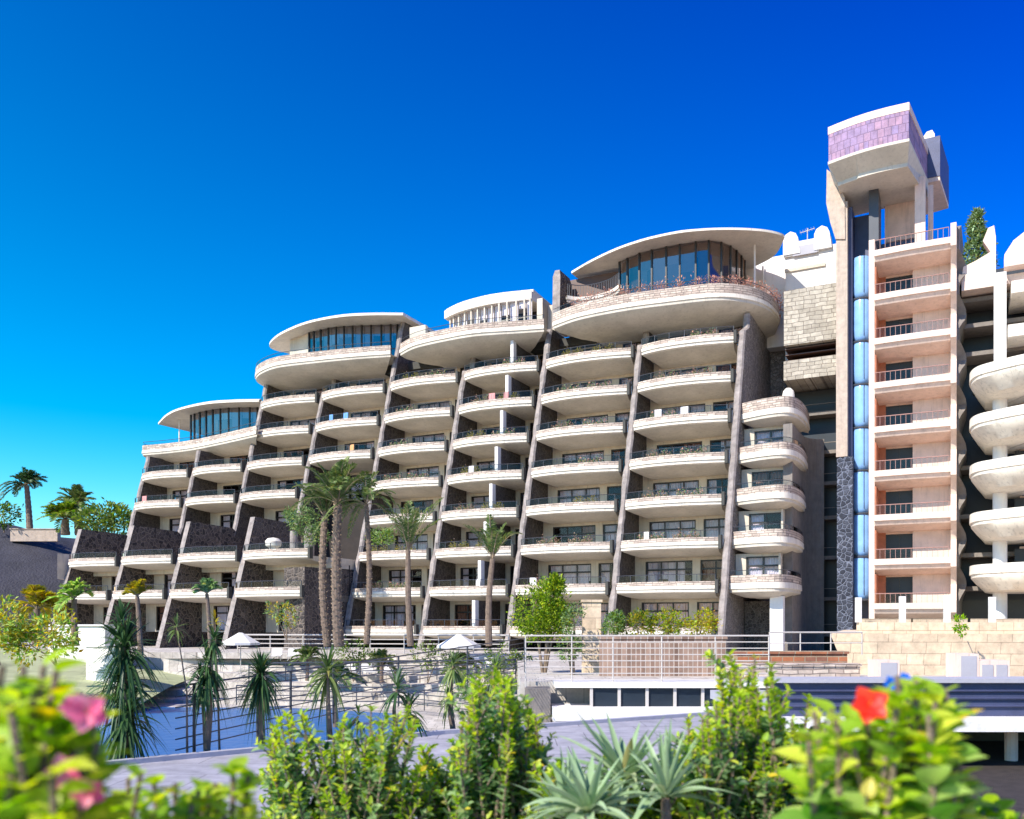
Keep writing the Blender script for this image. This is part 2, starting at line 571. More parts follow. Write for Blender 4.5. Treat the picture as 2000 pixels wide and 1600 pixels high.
def balcony_meshes(key, s0, s1, big=0.8):
    n = 18
    W = s1 - s0
    rings, pr, gr, hr = [], [], [], []
    back = 3.6
    for i in range(n + 1):
        t = i / n
        s = s0 + 0.32 + (W - 0.85) * t
        b = bulge(t, big)
        Fr = -b
        rings.append([(s, back, -0.06), (s, Fr + 0.22, -0.06), (s, Fr + 0.22, 0.20), (s, Fr + 0.03, 0.22), (s, Fr, 0.19), (s, Fr + 0.015, 0.0),
                      (s, Fr + 0.10, -0.035), (s, Fr + 0.11, -0.20), (s, Fr + 0.2 + 0.1 * b, -0.27), (s, Fr + 0.85 + 0.3 * b, -0.44), (s, Fr + 2.0 + 0.3 * b, -0.55), (s, back, -0.58)])
        pr.append([(s, Fr + 0.055, 0.222), (s, Fr + 0.19, 0.222), (s, Fr + 0.19, 0.50), (s, Fr + 0.055, 0.50)])
        gr.append([(s, Fr + 0.12, 0.503), (s, Fr + 0.13, 0.503), (s, Fr + 0.13, 0.93), (s, Fr + 0.12, 0.93)])
        hr.append((s, Fr + 0.125, 0.97))
    mid = (s0 + s1) / 2
    for r_ in rings:
        for q_, k_ in ((8, 0.02), (9, 0.10), (10, 0.17), (11, 0.17)):
            x_, y_, z_ = r_[q_]
            u_ = (x_ - mid) / (W / 2)
            r_[q_] = (x_ - (W / 2) * k_ * u_ * abs(u_) * (1.25 if u_ < 0 else 0.5), y_, z_)
    for r_ in rings:
        r_.reverse()
    for q in (pr, gr):
        for r_ in q:
            r_.reverse()
    hm = MB()
    # material per ring side: underside pale, fascia white
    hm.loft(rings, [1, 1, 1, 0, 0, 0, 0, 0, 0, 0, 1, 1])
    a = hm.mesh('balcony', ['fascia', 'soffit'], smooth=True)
    b = MB().loft(pr).mesh('parapet', 'clad')
    c = MB().loft(gr).mesh('railing_glass', 'railglass')
    d = MB().tube(hr, 0.022, 6)
    for i in range(0, n + 1, 3):
        x, y, z = hr[i]
        d.box(x - 0.015, x + 0.015, y - 0.03, y + 0.03, 0.5, z)
    # dark block put in for the shadow gap between balcony end and wall
    e = MB()
    sx = s1 - 0.50
    e.box(sx, sx + 0.2, -0.35, 0.05, -0.30, 0.62)
    bay_mesh[key] = (a, b, c, d.mesh('handrail', 'darksteel'), e.mesh('shadow_gap_block', 'recess'))


def put_balcony(key, i, doff=0.0, kk=K):
    z = ZI(i)
    loc = (0, kk * z + doff, z - GZ)
    a, b, c, d, e = bay_mesh[key]
    o = link('balcony', a, hotel, loc)
    link('parapet', b, o)
    link('railing', c, o)
    link('handrail', d, o)
    link('shadow_gap_block', e, o)
    return o


wall_mb = MB()          # facade walls behind the balconies
int_mb = MB()           # dark rooms behind the glass
win_mesh = {}


def window_meshes(W, H, nx):
    key = (round(W, 2), round(H, 2), nx)
    if key in win_mesh:
        return win_mesh[key]
    f = MB()
    t = 0.095
    f.box(0, W, 0, 0.12, 0, t)
    f.box(0, W, 0, 0.12, H - t, H)
    f.box(0, t, 0, 0.12, t, H - t)
    f.box(W - t, W, 0, 0.12, t, H - t)
    for i in range(1, nx):
        x = W * i / nx
        f.box(x - t / 2, x + t / 2, 0.01, 0.11, t, H - t)
    f.box(t, W - t, 0.02, 0.10, H * 0.68, H * 0.68 + t * 1.3)
    gl = MB().box(t, W - t, 0.055, 0.065, t, H - t)
    win_mesh[key] = (f.mesh('window', 'darkframe'), gl.mesh('pane', 'glass'))
    return win_mesh[key]


def curtain_mesh(W, H, mode):
    r = random.Random(mode)
    mb = MB()
    spans = []
    x = 0.05
    while x < W - 0.1:
        wd = r.uniform(0.5, 1.3)
        if r.random() < 0.86:
            spans.append((x, min(x + wd, W - 0.05)))
        x += wd + 0.03
    for a, b in spans:
        n = max(4, int((b - a) / 0.06))
        low = 0.05 if r.random() < 0.8 else H * 0.4
        top, bot = [], []
        for i in range(n + 1):
            xx = a + (b - a) * i / n
            yy = 0.30 + 0.04 * math.sin(xx * 38) + 0.015 * math.sin(xx * 91)
            top.append((xx, yy, H - 0.02))
            bot.append((xx, yy, low))
        k = len(top)
        mb.add(top + bot, [(i, i + 1, k + i + 1, k + i) for i in range(k - 1)])
    return mb.mesh('curtain', 'curtain' if mode % 5 else 'brass')


def put_window(s, d, z, W, H, nx, root, off, mode):
    f, gl = window_meshes(W, H, nx)
    o = link('window', f, root, (s - off[0], d - off[1], z - off[2]))
    link('pane', gl, o)
    link('curtain', curtain_mesh(W, H, mode), o)
    return o


HO = (0, 0, GZ)
wcount = 0


def bay_wall(s0, s1, i, depth=3.5, doff=0.0, layout='std'):
    """the wall and windows of one room between two dividing walls, floor i"""
    global wcount
    z0, z1 = ZI(i) - 0.05, ZI(i + 1) - 0.57
    d = K * ZI(i) + doff + depth + 0.25
    a, b = s0 + 0.27, s1 - 0.27
    W = b - a
    H = z1 - z0
    zb, zt = z0 + 0.12, z1 - 0.22
    if layout == 'std':
        cuts = [(0.11 * W, 0.60 * W, 3), (0.68 * W, 0.985 * W, 2)]
    elif layout == 'split':
        cuts = [(0.06 * W, 0.40 * W, 2), (0.72 * W, 0.97 * W, 2)]
    else:
        cuts = [(0.20 * W, 0.68 * W, 2)]
    x = a
    for c0, c1, nx in cuts:
        wall_mb.box(x, a + c0, d, d + 0.3, z0, z1)
        x = a + c1
        put_window(a + c0, d + 0.09, zb, c1 - c0, zt - zb, nx, hotel, HO, wcount * 7 + 1)
        wall_mb.box(a + c0, a + c1, d + 0.02, d + 0.28, z0, zb)
        wall_mb.box(a + c0, a + c1, d + 0.02, d + 0.28, zt, z1)
        wcount += 1
    wall_mb.box(x, b, d, d + 0.3, z0, z1)
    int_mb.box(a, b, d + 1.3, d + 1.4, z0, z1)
    wall_mb.box(a, b, d + 0.003, d + 3.0, z1 + 0.003, z1 + 0.51)


def fin(s, zlo, zhi, doff=0.0, depth=4.3, th=0.5, kk=K, seed=0, toplump=0.0, backslope=None):
    r = np.random.default_rng(int(abs(s) * 100) + seed)
    mb = MB()
    n = max(6, int((zhi - zlo) / 0.5))
    rings = []
    for i in range(n + 1):
        z = zlo + (zhi - zlo) * i / n
        fr = kk * z + doff + float(r.normal(0, 0.025)) + 0.04 * math.sin((z + 0.73) * 2 * math.pi / 3)
        h = th / 2 + float(r.normal(0, 0.02))
        bk = kk * z + doff + depth
        rings.append([(s - h, fr + 0.08, z), (s - h * 0.55, fr - 0.06, z), (s + h * 0.55, fr - 0.06, z), (s + h, fr + 0.08, z), (s + h, bk, z), (s - h, bk, z)])
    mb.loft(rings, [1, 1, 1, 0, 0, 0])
    return part('dividing_wall', mb, ['finside', 'finface'], hotel)


bays = [('z', 'a', [4, 5]), ('a', 'b', [4, 5]), ('b', 'c', [4, 5, 6, 7]), ('c', 'd', [5, 6, 7]),
        ('d', 'e', list(range(0, 8))), ('e', 'f', list(range(0, 8))), ('f', 'g', list(range(0, 8))), ('g', 'h', list(range(0, 8)))]
for a, b, lv in bays:
    s0, s1 = FIN[a], FIN[b]
    balcony_meshes(a + b, s0, s1)
    for i in lv:
        put_balcony(a + b, i)
        bay_wall(s0, s1, i, layout='split' if a == 'e' else 'std')
        if a == 'e':
            sm = s0 + 4.75
            z = ZI(i)
            m = MB()
            dd = K * z
            m.box(sm - 0.13, sm + 0.13, dd - 0.35, dd + 0.2, z + 0.0, z + 2.42, 1)
            m.box(sm - 0.10, sm + 0.10, dd + 0.2, dd + 3.7, z - 0.04, z + 2.41, 0)
            part('partition', m, ['finside', 'white'], hotel)
    if lv[0] > 0:
        bay_wall(s0, s1, lv[0] - 1, depth=3.5 if a != 'c' else 4.2, layout='single')
        for i in range(0, lv[0] - 1):
            int_mb.box(s0, s1, K * ZI(i) + 4.0, K * ZI(i) + 4.2, ZI(i) - 0.8, ZI(i + 1) - 0.7)
# lower forward block of four bays, two storeys, open terrace on top
DO = -5.4
for a, b in (('z', 'a'), ('a', 'b'), ('b', 'c'), ('c', 'd')):
    s0, s1 = FIN[a], FIN[b]
    for i in (1, 2):
        put_balcony(a + b, i, DO)
    for i in (0, 1):
        bay_wall(s0, s1, i, depth=3.9, doff=DO, layout='single')
    wall_mb.box(s0 + 0.3, s1 - 0.3, K * ZI(2) + DO + 2.3, K * ZI(3) + 3.0, ZI(2) - 0.9, ZI(2) - 0.07)
for key in 'zabc':
    s = FIN[key]
    mb = MB()
    zt = ZI(2) + 3.4
    prof = [(K * GZ + DO, GZ), (K * zt + DO + 0.1, zt), (K * zt + DO + 5.0, zt - 0.1), (K * zt + DO + 6.1, zt - 0.9), (K * zt + DO + 6.5, GZ)]
    v = [(s - 0.25, p[0], p[1]) for p in prof] + [(s + 0.25, p[0], p[1]) for p in prof]
    n = len(prof)
    fs = [tuple(range(n)), tuple(range(n, 2 * n))[::-1]] + [(i, n + i, n + (i + 1) % n, (i + 1) % n) for i in range(n)]
    mb.add(v, fs, [0, 0, 1, 1, 1, 0, 0])
    part('dividing_wall', mb, ['lava', 'finface'], hotel)
# walls running the full height
for key, zl, zh in (('z', 4.0, ZI(6) - 0.6), ('a', 4.0, ZI(6) - 0.6), ('b', 4.0, ZI(8) - 3.4), ('c', 4.0, ZI(7) + 0.75), ('d', GZ, ZI(8) + 3.6),
                    ('e', GZ, ZI(7) + 0.75), ('f', GZ, ZI(8) + 0.3), ('g', GZ, ZI(7) + 0.75)):
    fin(FIN[key], zl, zh)
fin(FIN['b'], ZI(8) - 3.4, ZI(8) - 0.7, seed=5)
for key in 'ceg':
    fin(FIN[key], ZI(7) + 0.753, ZI(8) - 0.75, doff=1.1, depth=3.2, seed=9)
# the last wall is long: its stone flank shows above the end bay
mb = MB()
rings = []
s = FIN['h']
for i in range(46):
    z = GZ + (ZI(8) - 0.7 - GZ) * i / 45
    fr = K * z + float(rng.normal(0, 0.025)) + 0.04 * math.sin((z + 0.73) * 2.094) + (1.0 if z > ZI(7) + 0.75 else 0)
    rings.append([(s - 0.25, fr + 0.08, z), (s - 0.14, fr - 0.06, z), (s + 0.14, fr - 0.06, z), (s + 0.25, fr + 0.08, z), (s + 0.25, 21.5, z), (s - 0.25, 21.5, z)])
mb.loft(rings, [1, 1, 1, 0, 0, 0])
part('dividing_wall', mb, ['flank', 'finface'], hotel)
# east end wall of the lower block, rough stone
mb = MB()
mb.box(-15.5, -15.25, K * 0 + DO + 0.6, 4.0, GZ, ZI(2) - 0.98)
mb.box(-17.6, -15.503, DO + 1.0, DO + 1.3, GZ, ZI(2) - 0.98)
part('end_wall', mb, 'lava', hotel)


def inset(pts, dist):
    """offset an open outline towards the building (left-hand side facing +d)"""
    out = []
    n = len(pts)
    for i in range(n):
        a, b = np.array(pts[max(0, i - 1)]), np.array(pts[min(n - 1, i + 1)])
        t = b - a
        t = t / (np.linalg.norm(t) + 1e-9)
        out.append((pts[i][0] - t[1] * dist, pts[i][1] + t[0] * dist))
    return out


def shrink(pts, dist, back):
    xs = [p[0] for p in pts]
    mid, half = (min(xs) + max(xs)) / 2, (max(xs) - min(xs)) / 2
    out = []
    for x, y in pts:
        u = (x - mid) / half
        out.append((x - dist * 0.9 * u * abs(u) ** 1.5, min(back - 0.05, y + dist)))
    return out


def resample(pts, n):
    p = np.array(pts, float)
    L = np.concatenate([[0], np.cumsum(np.linalg.norm(np.diff(p, axis=0), axis=1))])
    # Catmull-Rom smoothing through the traced points
    out = []
    for q in np.linspace(0, L[-1], n):
        k = min(len(p) - 2, max(0, int(np.searchsorted(L, q) - 1)))
        t = (q - L[k]) / max(1e-6, L[k + 1] - L[k])
        p0, p1, p2, p3 = p[max(0, k - 1)], p[k], p[k + 1], p[min(len(p) - 1, k + 2)]
        out.append(tuple(0.5 * ((2 * p1) + (-p0 + p2) * t + (2 * p0 - 5 * p1 + 4 * p2 - p3) * t * t + (-p0 + 3 * p1 - 3 * p2 + p3) * t ** 3)))
    return out


def terrace(root, outline, z, back, n=40, rim=0.26, par=0.50, glass_h=0.32, hull=0.75, reach=2.2, names=('roof_terrace', 'parapet', 'railing'), hullmat='soffit', clad='clad', zz=None):
    """a slab with a boat-like hull under it; outline is the front edge in facade frame, left to right"""
    o0 = resample(outline, n)
    rings = [(o0, z - 0.02), (inset(o0, 0.08), z - 0.05), (inset(o0, 0.1), z - 0.24), (shrink(o0, 0.45, back), z - 0.30 - 0.35 * (hull - 0.3)), (shrink(o0, reach * 0.6, back), z - hull * 0.93), (shrink(o0, reach, back), z - hull)]
    top = [(inset(o0, 0.02), z + rim), (inset(o0, 0.24), z + rim), (inset(o0, 0.24), z + 0.02)]
    mb = MB()
    allr = [[(p[0], p[1], q) for p in o] for o, q in reversed(top)] + [[(p[0], p[1], q) for p in o] for o, q in rings]
    k = len(allr)
    m = len(o0)
    v = [p for r_ in allr for p in r_]
    f, ms = [], []
    for a in range(k - 1):
        for i in range(m - 1):
            f.append((a * m + i, (a + 1) * m + i, (a + 1) * m + i + 1, a * m + i + 1))
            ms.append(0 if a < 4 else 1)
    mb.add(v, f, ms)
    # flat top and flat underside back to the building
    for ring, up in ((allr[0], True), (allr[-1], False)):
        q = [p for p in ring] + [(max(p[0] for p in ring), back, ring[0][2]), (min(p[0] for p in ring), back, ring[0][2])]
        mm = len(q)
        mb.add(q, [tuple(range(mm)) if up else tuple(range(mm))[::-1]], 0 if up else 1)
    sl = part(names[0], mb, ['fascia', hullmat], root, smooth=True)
    if par:
        a, b = inset(o0, 0.05), inset(o0, 0.2)
        pm = MB()
        z0, z1 = z + rim + 0.003, z + rim + par
        pm.loft([[(a[i][0], a[i][1], z0), (a[i][0], a[i][1], z1), (b[i][0], b[i][1], z1), (b[i][0], b[i][1], z0)] for i in range(m)])
        part(names[1], pm, clad, sl, root)
        if glass_h:
            gm = MB()
            a, b = inset(o0, 0.12), inset(o0, 0.13)
            gm.loft([[(a[i][0], a[i][1], z1), (a[i][0], a[i][1], z1 + glass_h), (b[i][0], b[i][1], z1 + glass_h), (b[i][0], b[i][1], z1)] for i in range(m)])
            part(names[2], gm, 'railglass', sl, root)
            hm = MB()
            hm.tube([(p[0], p[1], z1 + glass_h + 0.02) for p in a], 0.022, 6)
            part('handrail', hm, 'darksteel', sl, root)
    return o0


def px_outline(pts, z):
    return [sd_of(pz(x, y, z)) for x, y in pts]


T1 = px_outline([(298, 892), (284, 890), (277, 885), (290, 883.5), (320, 881), (370, 875), (430, 863), (487, 850), (500, 847)], ZI(6))
T2 = px_outline([(519, 752), (503, 744), (498, 735), (510, 724), (540, 713), (600, 705), (690, 696), (762, 691)], ZI(8))
T3 = px_outline([(780, 689), (810, 674), (870, 660), (930, 650), (1020, 644), (1062, 641)], ZI(8))
T4 = px_outline([(1079, 636), (1130, 618), (1220, 600), (1310, 588), (1400, 579), (1460, 584), (1499, 597), (1519, 616), (1523, 631), (1513, 648)], ZI(8))
terrace(hotel, T1, ZI(6), 16.0)
terrace(hotel, T2, ZI(8), 16.0, hull=0.8, reach=2.8)
terrace(hotel, T3, ZI(8), 15.0, hull=0.8, reach=2.8)
t4 = terrace(hotel, T4, ZI(8), 15.0, n=56, hull=0.85, reach=3.0, par=0.7)

# small curved balcony of the restaurant above the big terrace
sb = px_outline([(1108, 583), (1130, 586), (1160, 583), (1190, 574), (1208, 562)], 25.3)
terrace(hotel, sb, 25.3, 14.0, n=20, rim=0.25, par=0, hull=0.4, reach=0.8, names=('upper_balcony', 'parapet', 'railing'))
m = MB()
o_ = resample(sb, 24)
for i in range(24):
    m.box(o_[i][0] - 0.012, o_[i][0] + 0.012, o_[i][1] + 0.1, o_[i][1] + 0.124, 25.55, 26.45)
m.tube([(p[0], p[1] + 0.11, 26.47) for p in o_], 0.03, 6)
part('upper_railing', m, 'darksteel', hotel)
m = MB()
m.box(*[s_of(1112, 9), s_of(1212, 9)], 9.0, 9.2, ZI(8) + 0.03, 28.0)
part('restaurant_wall', m, 'brownframe', hotel)


def roof(root, front, z, back, th=0.35, mats=('fascia', 'soffit'), name='roof', n=40, lift=0.0):
    o0 = resample(front, n)
    m = MB()
    a = [(p[0], p[1], z) for p in o0]
    xs = [p[0] for p in o0]
    bk = [(o0[-1][0] - 0.3, back), (min(xs) + 0.3, back)] if back else []
    poly = [(p[0], p[1]) for p in o0] + bk
    ins = inset(o0, 0.35)
    poly2 = [(p[0], p[1]) for p in ins] + bk
    k = len(poly)
    v = [(p[0], p[1], z) for p in poly] + [(p[0], p[1], z + th * 0.55) for p in poly] + [(p[0], p[1], z + th) for p in poly2]
    f = [tuple(range(k))[::-1]] + [(i, (i + 1) % k, k + (i + 1) % k, k + i) for i in range(k)] + [(k + i, k + (i + 1) % k, 2 * k + (i + 1) % k, 2 * k + i) for i in range(k)] + [tuple(range(2 * k, 3 * k))]
    m.add(v, f, [1] + [0] * (2 * k + 1))
    return part(name, m, list(mats), root, smooth=True)


R1 = px_outline([(309, 829), (325, 813), (350, 801), (400, 790), (450, 786), (506, 785)], 21.3)
roof(hotel, R1, 21.3, 18)
R2 = px_outline([(561, 690), (536, 684), (526, 676), (534, 664), (555, 650), (600, 632), (660, 620), (720, 616), (787, 616)], 26.7)
roof(hotel, R2, 26.7, 17)
R4 = px_outline([(1116, 534), (1152, 513), (1200, 490), (1248, 473), (1296, 461), (1344, 453), (1416, 449), (1488, 452), (1528, 461), (1530, 470), (1512, 500), (1474, 521)], 28.3)
roof(hotel, R4, 28.3, 19.0, th=0.3, n=60)


def glasswall(root, top_pts, ztop, zbot, nb, matg='phglass', mull='darkframe', blind=None, name='glass_wall'):
    o0 = resample(px_outline(top_pts, ztop), nb + 1)
    g_, fr = MB(), MB()
    for i in range(nb):
        a, b = o0[i], o0[i + 1]
        g_.add([(a[0], a[1], zbot), (b[0], b[1], zbot), (b[0], b[1], ztop), (a[0], a[1], ztop)], [(0, 1, 2, 3)])
    for i in range(nb + 1):
        p = o0[i]
        fr.box(p[0] - 0.06, p[0] + 0.06, p[1] - 0.10, p[1] + 0.06, zbot, ztop)
    for zz_ in (zbot + (ztop - zbot) * 0.36,):
        fr.tube([(p[0], p[1] - 0.02, zz_) for p in o0], 0.04, 4)
    w_ = part(name, fr, mull, root)
    part('pane', g_, matg, w_, root)
    if blind:
        bm = MB()
        for i in range(nb):
            a, b = o0[i], o0[i + 1]
            h = random.choice([0.25, 0.4, 0.95, 0.6, 0.95, 0.9])
            bm.add([(a[0] + 0.05, a[1] + 0.4, ztop - h * (ztop - zbot)), (b[0] - 0.05, b[1] + 0.4, ztop - h * (ztop - zbot)), (b[0] - 0.05, b[1] + 0.4, ztop), (a[0] + 0.05, a[1] + 0.4, ztop)], [(0, 1, 2, 3)])
        part('blind', bm, blind, w_, root)
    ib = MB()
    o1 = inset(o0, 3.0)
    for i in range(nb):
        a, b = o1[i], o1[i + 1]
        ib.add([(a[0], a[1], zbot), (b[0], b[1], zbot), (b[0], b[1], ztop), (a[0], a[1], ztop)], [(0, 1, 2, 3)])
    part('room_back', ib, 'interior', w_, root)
    return o0


glasswall(hotel, [(373, 811), (400, 803), (445, 797), (503, 796)], 21.28, ZI(6) + 0.05, 9, blind='curtain')
glasswall(hotel, [(604, 650), (648, 640), (705, 636), (776, 634)], 26.68, ZI(8) + 0.05, 11, blind='curtain')
glasswall(hotel, [(1210, 512), (1255, 493), (1330, 477), (1385, 470), (1411, 474), (1428, 481), (1442, 492), (1455, 509)], 28.28, ZI(8) + 0.05, 12, blind='brass')
# slim posts under the big roof, solid left end of the second penthouse
m = MB()
for x, y in ((1474, 500), (1490, 540)):
    p = sd_of(pz(x, y - 22, 28.3))
    m.tube([(p[0], p[1], ZI(8) + 0.03), (p[0], p[1], 28.29)], 0.07, 8)
part('roof_post', m, 'white', hotel)
a, b = sd_of(pz(566, 664, 26.7)), sd_of(pz(603, 651, 26.7))
m = MB()
m.prism([a, b, (b[0], b[1] + 4), (a[0], a[1] + 4)], ZI(8) + 0.03, 26.69)
part('penthouse_wall', m, 'cream', hotel)
a = sd_of(pz(350, 820, 21.3))
m = MB()
m.tube([(a[0], a[1], ZI(6)), (a[0], a[1], 21.29)], 0.06, 8)
part('roof_post', m, 'white', hotel)
# low flat penthouse between the two lens roofs
zt = 27.2
fr = px_outline([(868, 607), (900, 592), (960, 577), (1038, 568)], zt)
o0 = resample(fr, 16)
m = MB()
bk = [(o0[-1][0], o0[-1][1] + 5), (o0[0][0], o0[0][1] + 5)]
m.prism(list(o0) + bk, zt - 0.7, zt)
m.prism([(p[0] + 0.05, p[1] + 0.25) for p in o0] + [(bk[0][0] - .1, bk[0][1] - .1), (bk[1][0] + .1, bk[1][1] - .1)], zt + 0.003, zt + 0.2)
part('roof', m, 'fascia', hotel)
glasswall(hotel, [(880, 622), (920, 606), (980, 592), (1036, 583)], zt - 0.72, ZI(8) + 0.9, 12, matg='glass', mull='cream', blind='curtain')
m = MB()
oo = [(p[0] + 0.35, p[1] + 0.5) for p in o0]
m.prism([(p[0] - 0.6, p[1] - 0.15) for p in oo] + [(oo[-1][0] + .4, oo[-1][1] + 4), (oo[0][0], oo[0][1] + 4)], ZI(8) + 0.03, ZI(8) + 1.4)
m.box(oo[-1][0] + 0.1, oo[-1][0] + 0.6, oo[-1][1] - 0.4, oo[-1][1] + 4, ZI(8), zt - 0.71)
m.box(oo[-1][0] + 0.62, FIN['f'] - 0.3, oo[-1][1] + 0.6, oo[-1][1] + 1.0, ZI(8) + 0.03, ZI(8) + 2.9)
a = px_outline([(800, 640), (868, 624)], ZI(8) + 2.0)
m.box(a[0][0], oo[0][0] - 0.7, a[0][1], a[0][1] + 0.35, ZI(8) + 0.03, ZI(8) + 2.0)
part('penthouse_wall', m, 'cream', hotel)
# stone pillars standing on the terraces
m = MB()
a = sd_of(pz(1090, 600, 25.0))
rings = []
for i in range(10):
    z = ZI(8) + 4.6 * i / 9
    h = 0.55 - 0.02 * i
    if i == 9:
        h = 0.25
    w2 = 0.32 - (0.12 if i == 9 else 0)
    rings.append([(a[0] - w2, a[1] - h + 0.1, z), (a[0] + w2, a[1] - h + 0.1, z), (a[0] + w2, a[1] + 1.6 + h, z), (a[0] - w2, a[1] + 1.6 + h, z)])
m.loft(rings, [1, 0, 0, 0])
part('stone_pillar', m, ['lava', 'finface'], hotel)

# end bay with rounded corner balconies
end_out = px_outline([(1447, 819), (1490, 810), (1532, 805), (1557, 809), (1574, 823), (1582, 840)], ZI(5))
ez = ZI(5)
for i in range(1, 6):
    dz = ZI(i) - ez
    o = [(p[0], p[1] + K * dz) for p in end_out]
    terrace(hotel, o, ZI(i), o[0][1] + 4.2, n=26, rim=0.36, par=0.5 if i != 5 else 0.75, glass_h=0.3 if i != 5 else 0, hull=0.6, reach=1.5, names=('balcony', 'parapet', 'railing'))
for i in range(0, 5):
    z0, z1 = ZI(i) - 0.05, ZI(i + 1) - 0.59
    if i == 0:
        continue
    dz = ZI(i) - ez
    d = end_out[1][1] + K * dz + 2.3
    a, b = FIN['h'] + 0.3, s_of(1534, end_out[1][1] + 2.3)
    wall_mb.box(a, a + 0.7, d, d + 0.3, z0, z1)
    put_window(a + 0.7, d + 0.08, z0 + 0.1, 2.3, z1 - z0 - 0.3, 2, hotel, HO, i * 31 + 2)
    wall_mb.box(a + 0.7, a + 3.0, d + 0.02, d + 0.28, z0, z0 + 0.1)
    wall_mb.box(a + 0.7, a + 3.0, d + 0.02, d + 0.28, z1 - 0.2, z1)
    wall_mb.box(a + 3.0, b + 0.2, d - 0.15, d + 0.5, z0, z1)
    int_mb.box(a, b, d + 1.2, d + 1.3, z0, z1)
sx = s_of(1546, 4.0)
mb = MB()
rr = 2.2
pts = [(sx - 0.6, 4.3), (sx, 4.3)] + [(sx + 0.0 + rr * (1 - math.cos(t)) * 0.55, 8.5 + rr * math.sin(t)) for t in np.linspace(0, math.pi / 2, 8)] + [(sx - 0.6, 10.9)]
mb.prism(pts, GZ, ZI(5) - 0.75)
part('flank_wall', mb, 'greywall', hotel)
mb = MB()
mb.box(FIN['h'] + 0.3, sx - 0.65, 5.6, 6.0, GZ, ZI(1) - 0.72)
part('back_wall', mb, 'lavafine', hotel)  # shadowed wall: its shade is put into the dark stone colour
p = sd_of(at(1518, 1200, 58.2))
m = MB()
m.prism([(p[0] - 0.42, p[1] - 0.3), (p[0] + 0.42, p[1] - 0.3), (p[0] + 0.42, p[1] + 0.4), (p[0] - 0.42, p[1] + 0.4)], GZ, ZI(1) - 0.5)
part('column', m, 'white', hotel)
m = MB()                      # rounded stub at the corner of the end bay's roof terrace
p = end_out[3]
m.lathe([(0.42, 0.3), (0.42, 1.5), (0.36, 1.8), (0.18, 2.0), (0.01, 2.03)], (p[0] - 0.7, p[1] + 0.7, ZI(5)), 14)
part('roof_stub', m, 'fascia', hotel, smooth=True)
part('facade_wall', wall_mb, 'cream', hotel)
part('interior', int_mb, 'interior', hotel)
mb = MB()                     # solid core behind the rooms
for i in range(0, 8):
    mb.box(FIN['z'] if i < 6 else FIN['b'], FIN['h'] - 0.3, K * ZI(i) + 6.4, 19.0, ZI(i) - 1.0, ZI(i + 1) - (0.3 if i in (5, 7) else 1.02))
mb.box(FIN['c'] + 0.3, FIN['h'] - 0.35, 8.6, 18.9, ZI(8) - 0.7, ZI(8) - 0.055)
part('core', mb, 'recess', hotel)
# prow at the far left end of the lower block
m = MB()
m.prism([(-43.7, K * 4 + DO - 0.6), (-43.7, 3), (-45.6, 3), (-45.0, DO + 2.2)], 4.0, 6.3)
part('end_wall', m, 'cream', hotel)
# rooftop chimneys on the lower block's terrace
for px_, h_, r_, cap in ((534, 1.5, 0.55, 1), (574, 2.1, 0.32, 0), (604, 2.3, 0.4, 0)):
    q = sd_of(at(px_, 1090, 71.0 if px_ != 604 else 69))
    m = MB()
    if cap:
        m.lathe([(r_ * 0.6, 0), (r_ * 0.6, h_ * 0.5), (r_ * 1.1, h_ * 0.6), (r_ * 1.2, h_ * 0.85), (r_ * 0.8, h_), (0.05, h_ * 1.05)], (q[0], q[1], ZI(2) + 0.0), 14)
    else:
        m.lathe([(r_, 0), (r_, h_ * 0.9), (r_ * 0.9, h_), (0.05, h_ + 0.02)], (q[0], q[1], ZI(2) + 0.0), 12)
    part('chimney', m, 'fascia' if cap else 'finface', hotel, smooth=True)

# ======================= CONNECTOR + WHITE ROOF HOUSE =======================
con = fthing('connecting_block', 'stone clad link between the hotel and the lift tower with dark glazed recess below', 'building block', (20, 9, GZ))
d0 = 9.0
sl, sr = s_of(1531, d0), s_of(1642, d0)
m = MB()
m.box(FIN['h'] + 0.3, sr, 15.2, 16.0, GZ, 23.4)
part('rear_wall', m, 'flank', con)
m = MB()
za, zb = z_of(1585, 668, d0), z_of(1585, 560, d0)
m.box(sl, sr, d0, d0 + 6, za, zb)
part('stone_wall', m, 'cladw', con)
m = MB()
m.box(sl, sr, d0 - 0.1, d0 + 5.5, z_of(1585, 738, d0), z_of(1585, 700, d0))
part('stone_band', m, 'cladw', con)
m = MB()
m.box(sl, sr, d0 + 2.6, d0 + 6, z_of(1585, 700, d0) + 0.003, za - 0.003)
for k in range(3):
    zz = z_of(1585, 696, d0) + k * 0.38
    m.box(sl, sr, d0 + 0.9 - 0.2 * k, d0 + 2.6, zz + 0.1, zz + 0.16)
part('louvre_recess', m, 'brownframe', con)
m = MB()
m.box(sl, sr, d0 + 4.0, d0 + 4.3, GZ, z_of(1585, 740, d0))
part('recess_wall', m, 'recess', con)
m = MB()
m.box(sl, sr, d0 + 3.5, d0 + 3.52, GZ, z_of(1585, 740, d0))
part('pane', m, 'darkglass', con)
m = MB()
for k in range(7):
    y_ = [807, 884, 945, 1012, 1090, 1170, 1240][k]
    zz = z_of(1615, y_, d0 + 2.4)
    m.box(sl, sr, d0 + 2.2, d0 + 3.5, zz - 0.12, zz + 0.14)
    m.box(sl, sr, d0 + 2.5, d0 + 2.6, zz + 0.75, zz + 0.80)
part('landing_slabs', m, 'greywall', con)

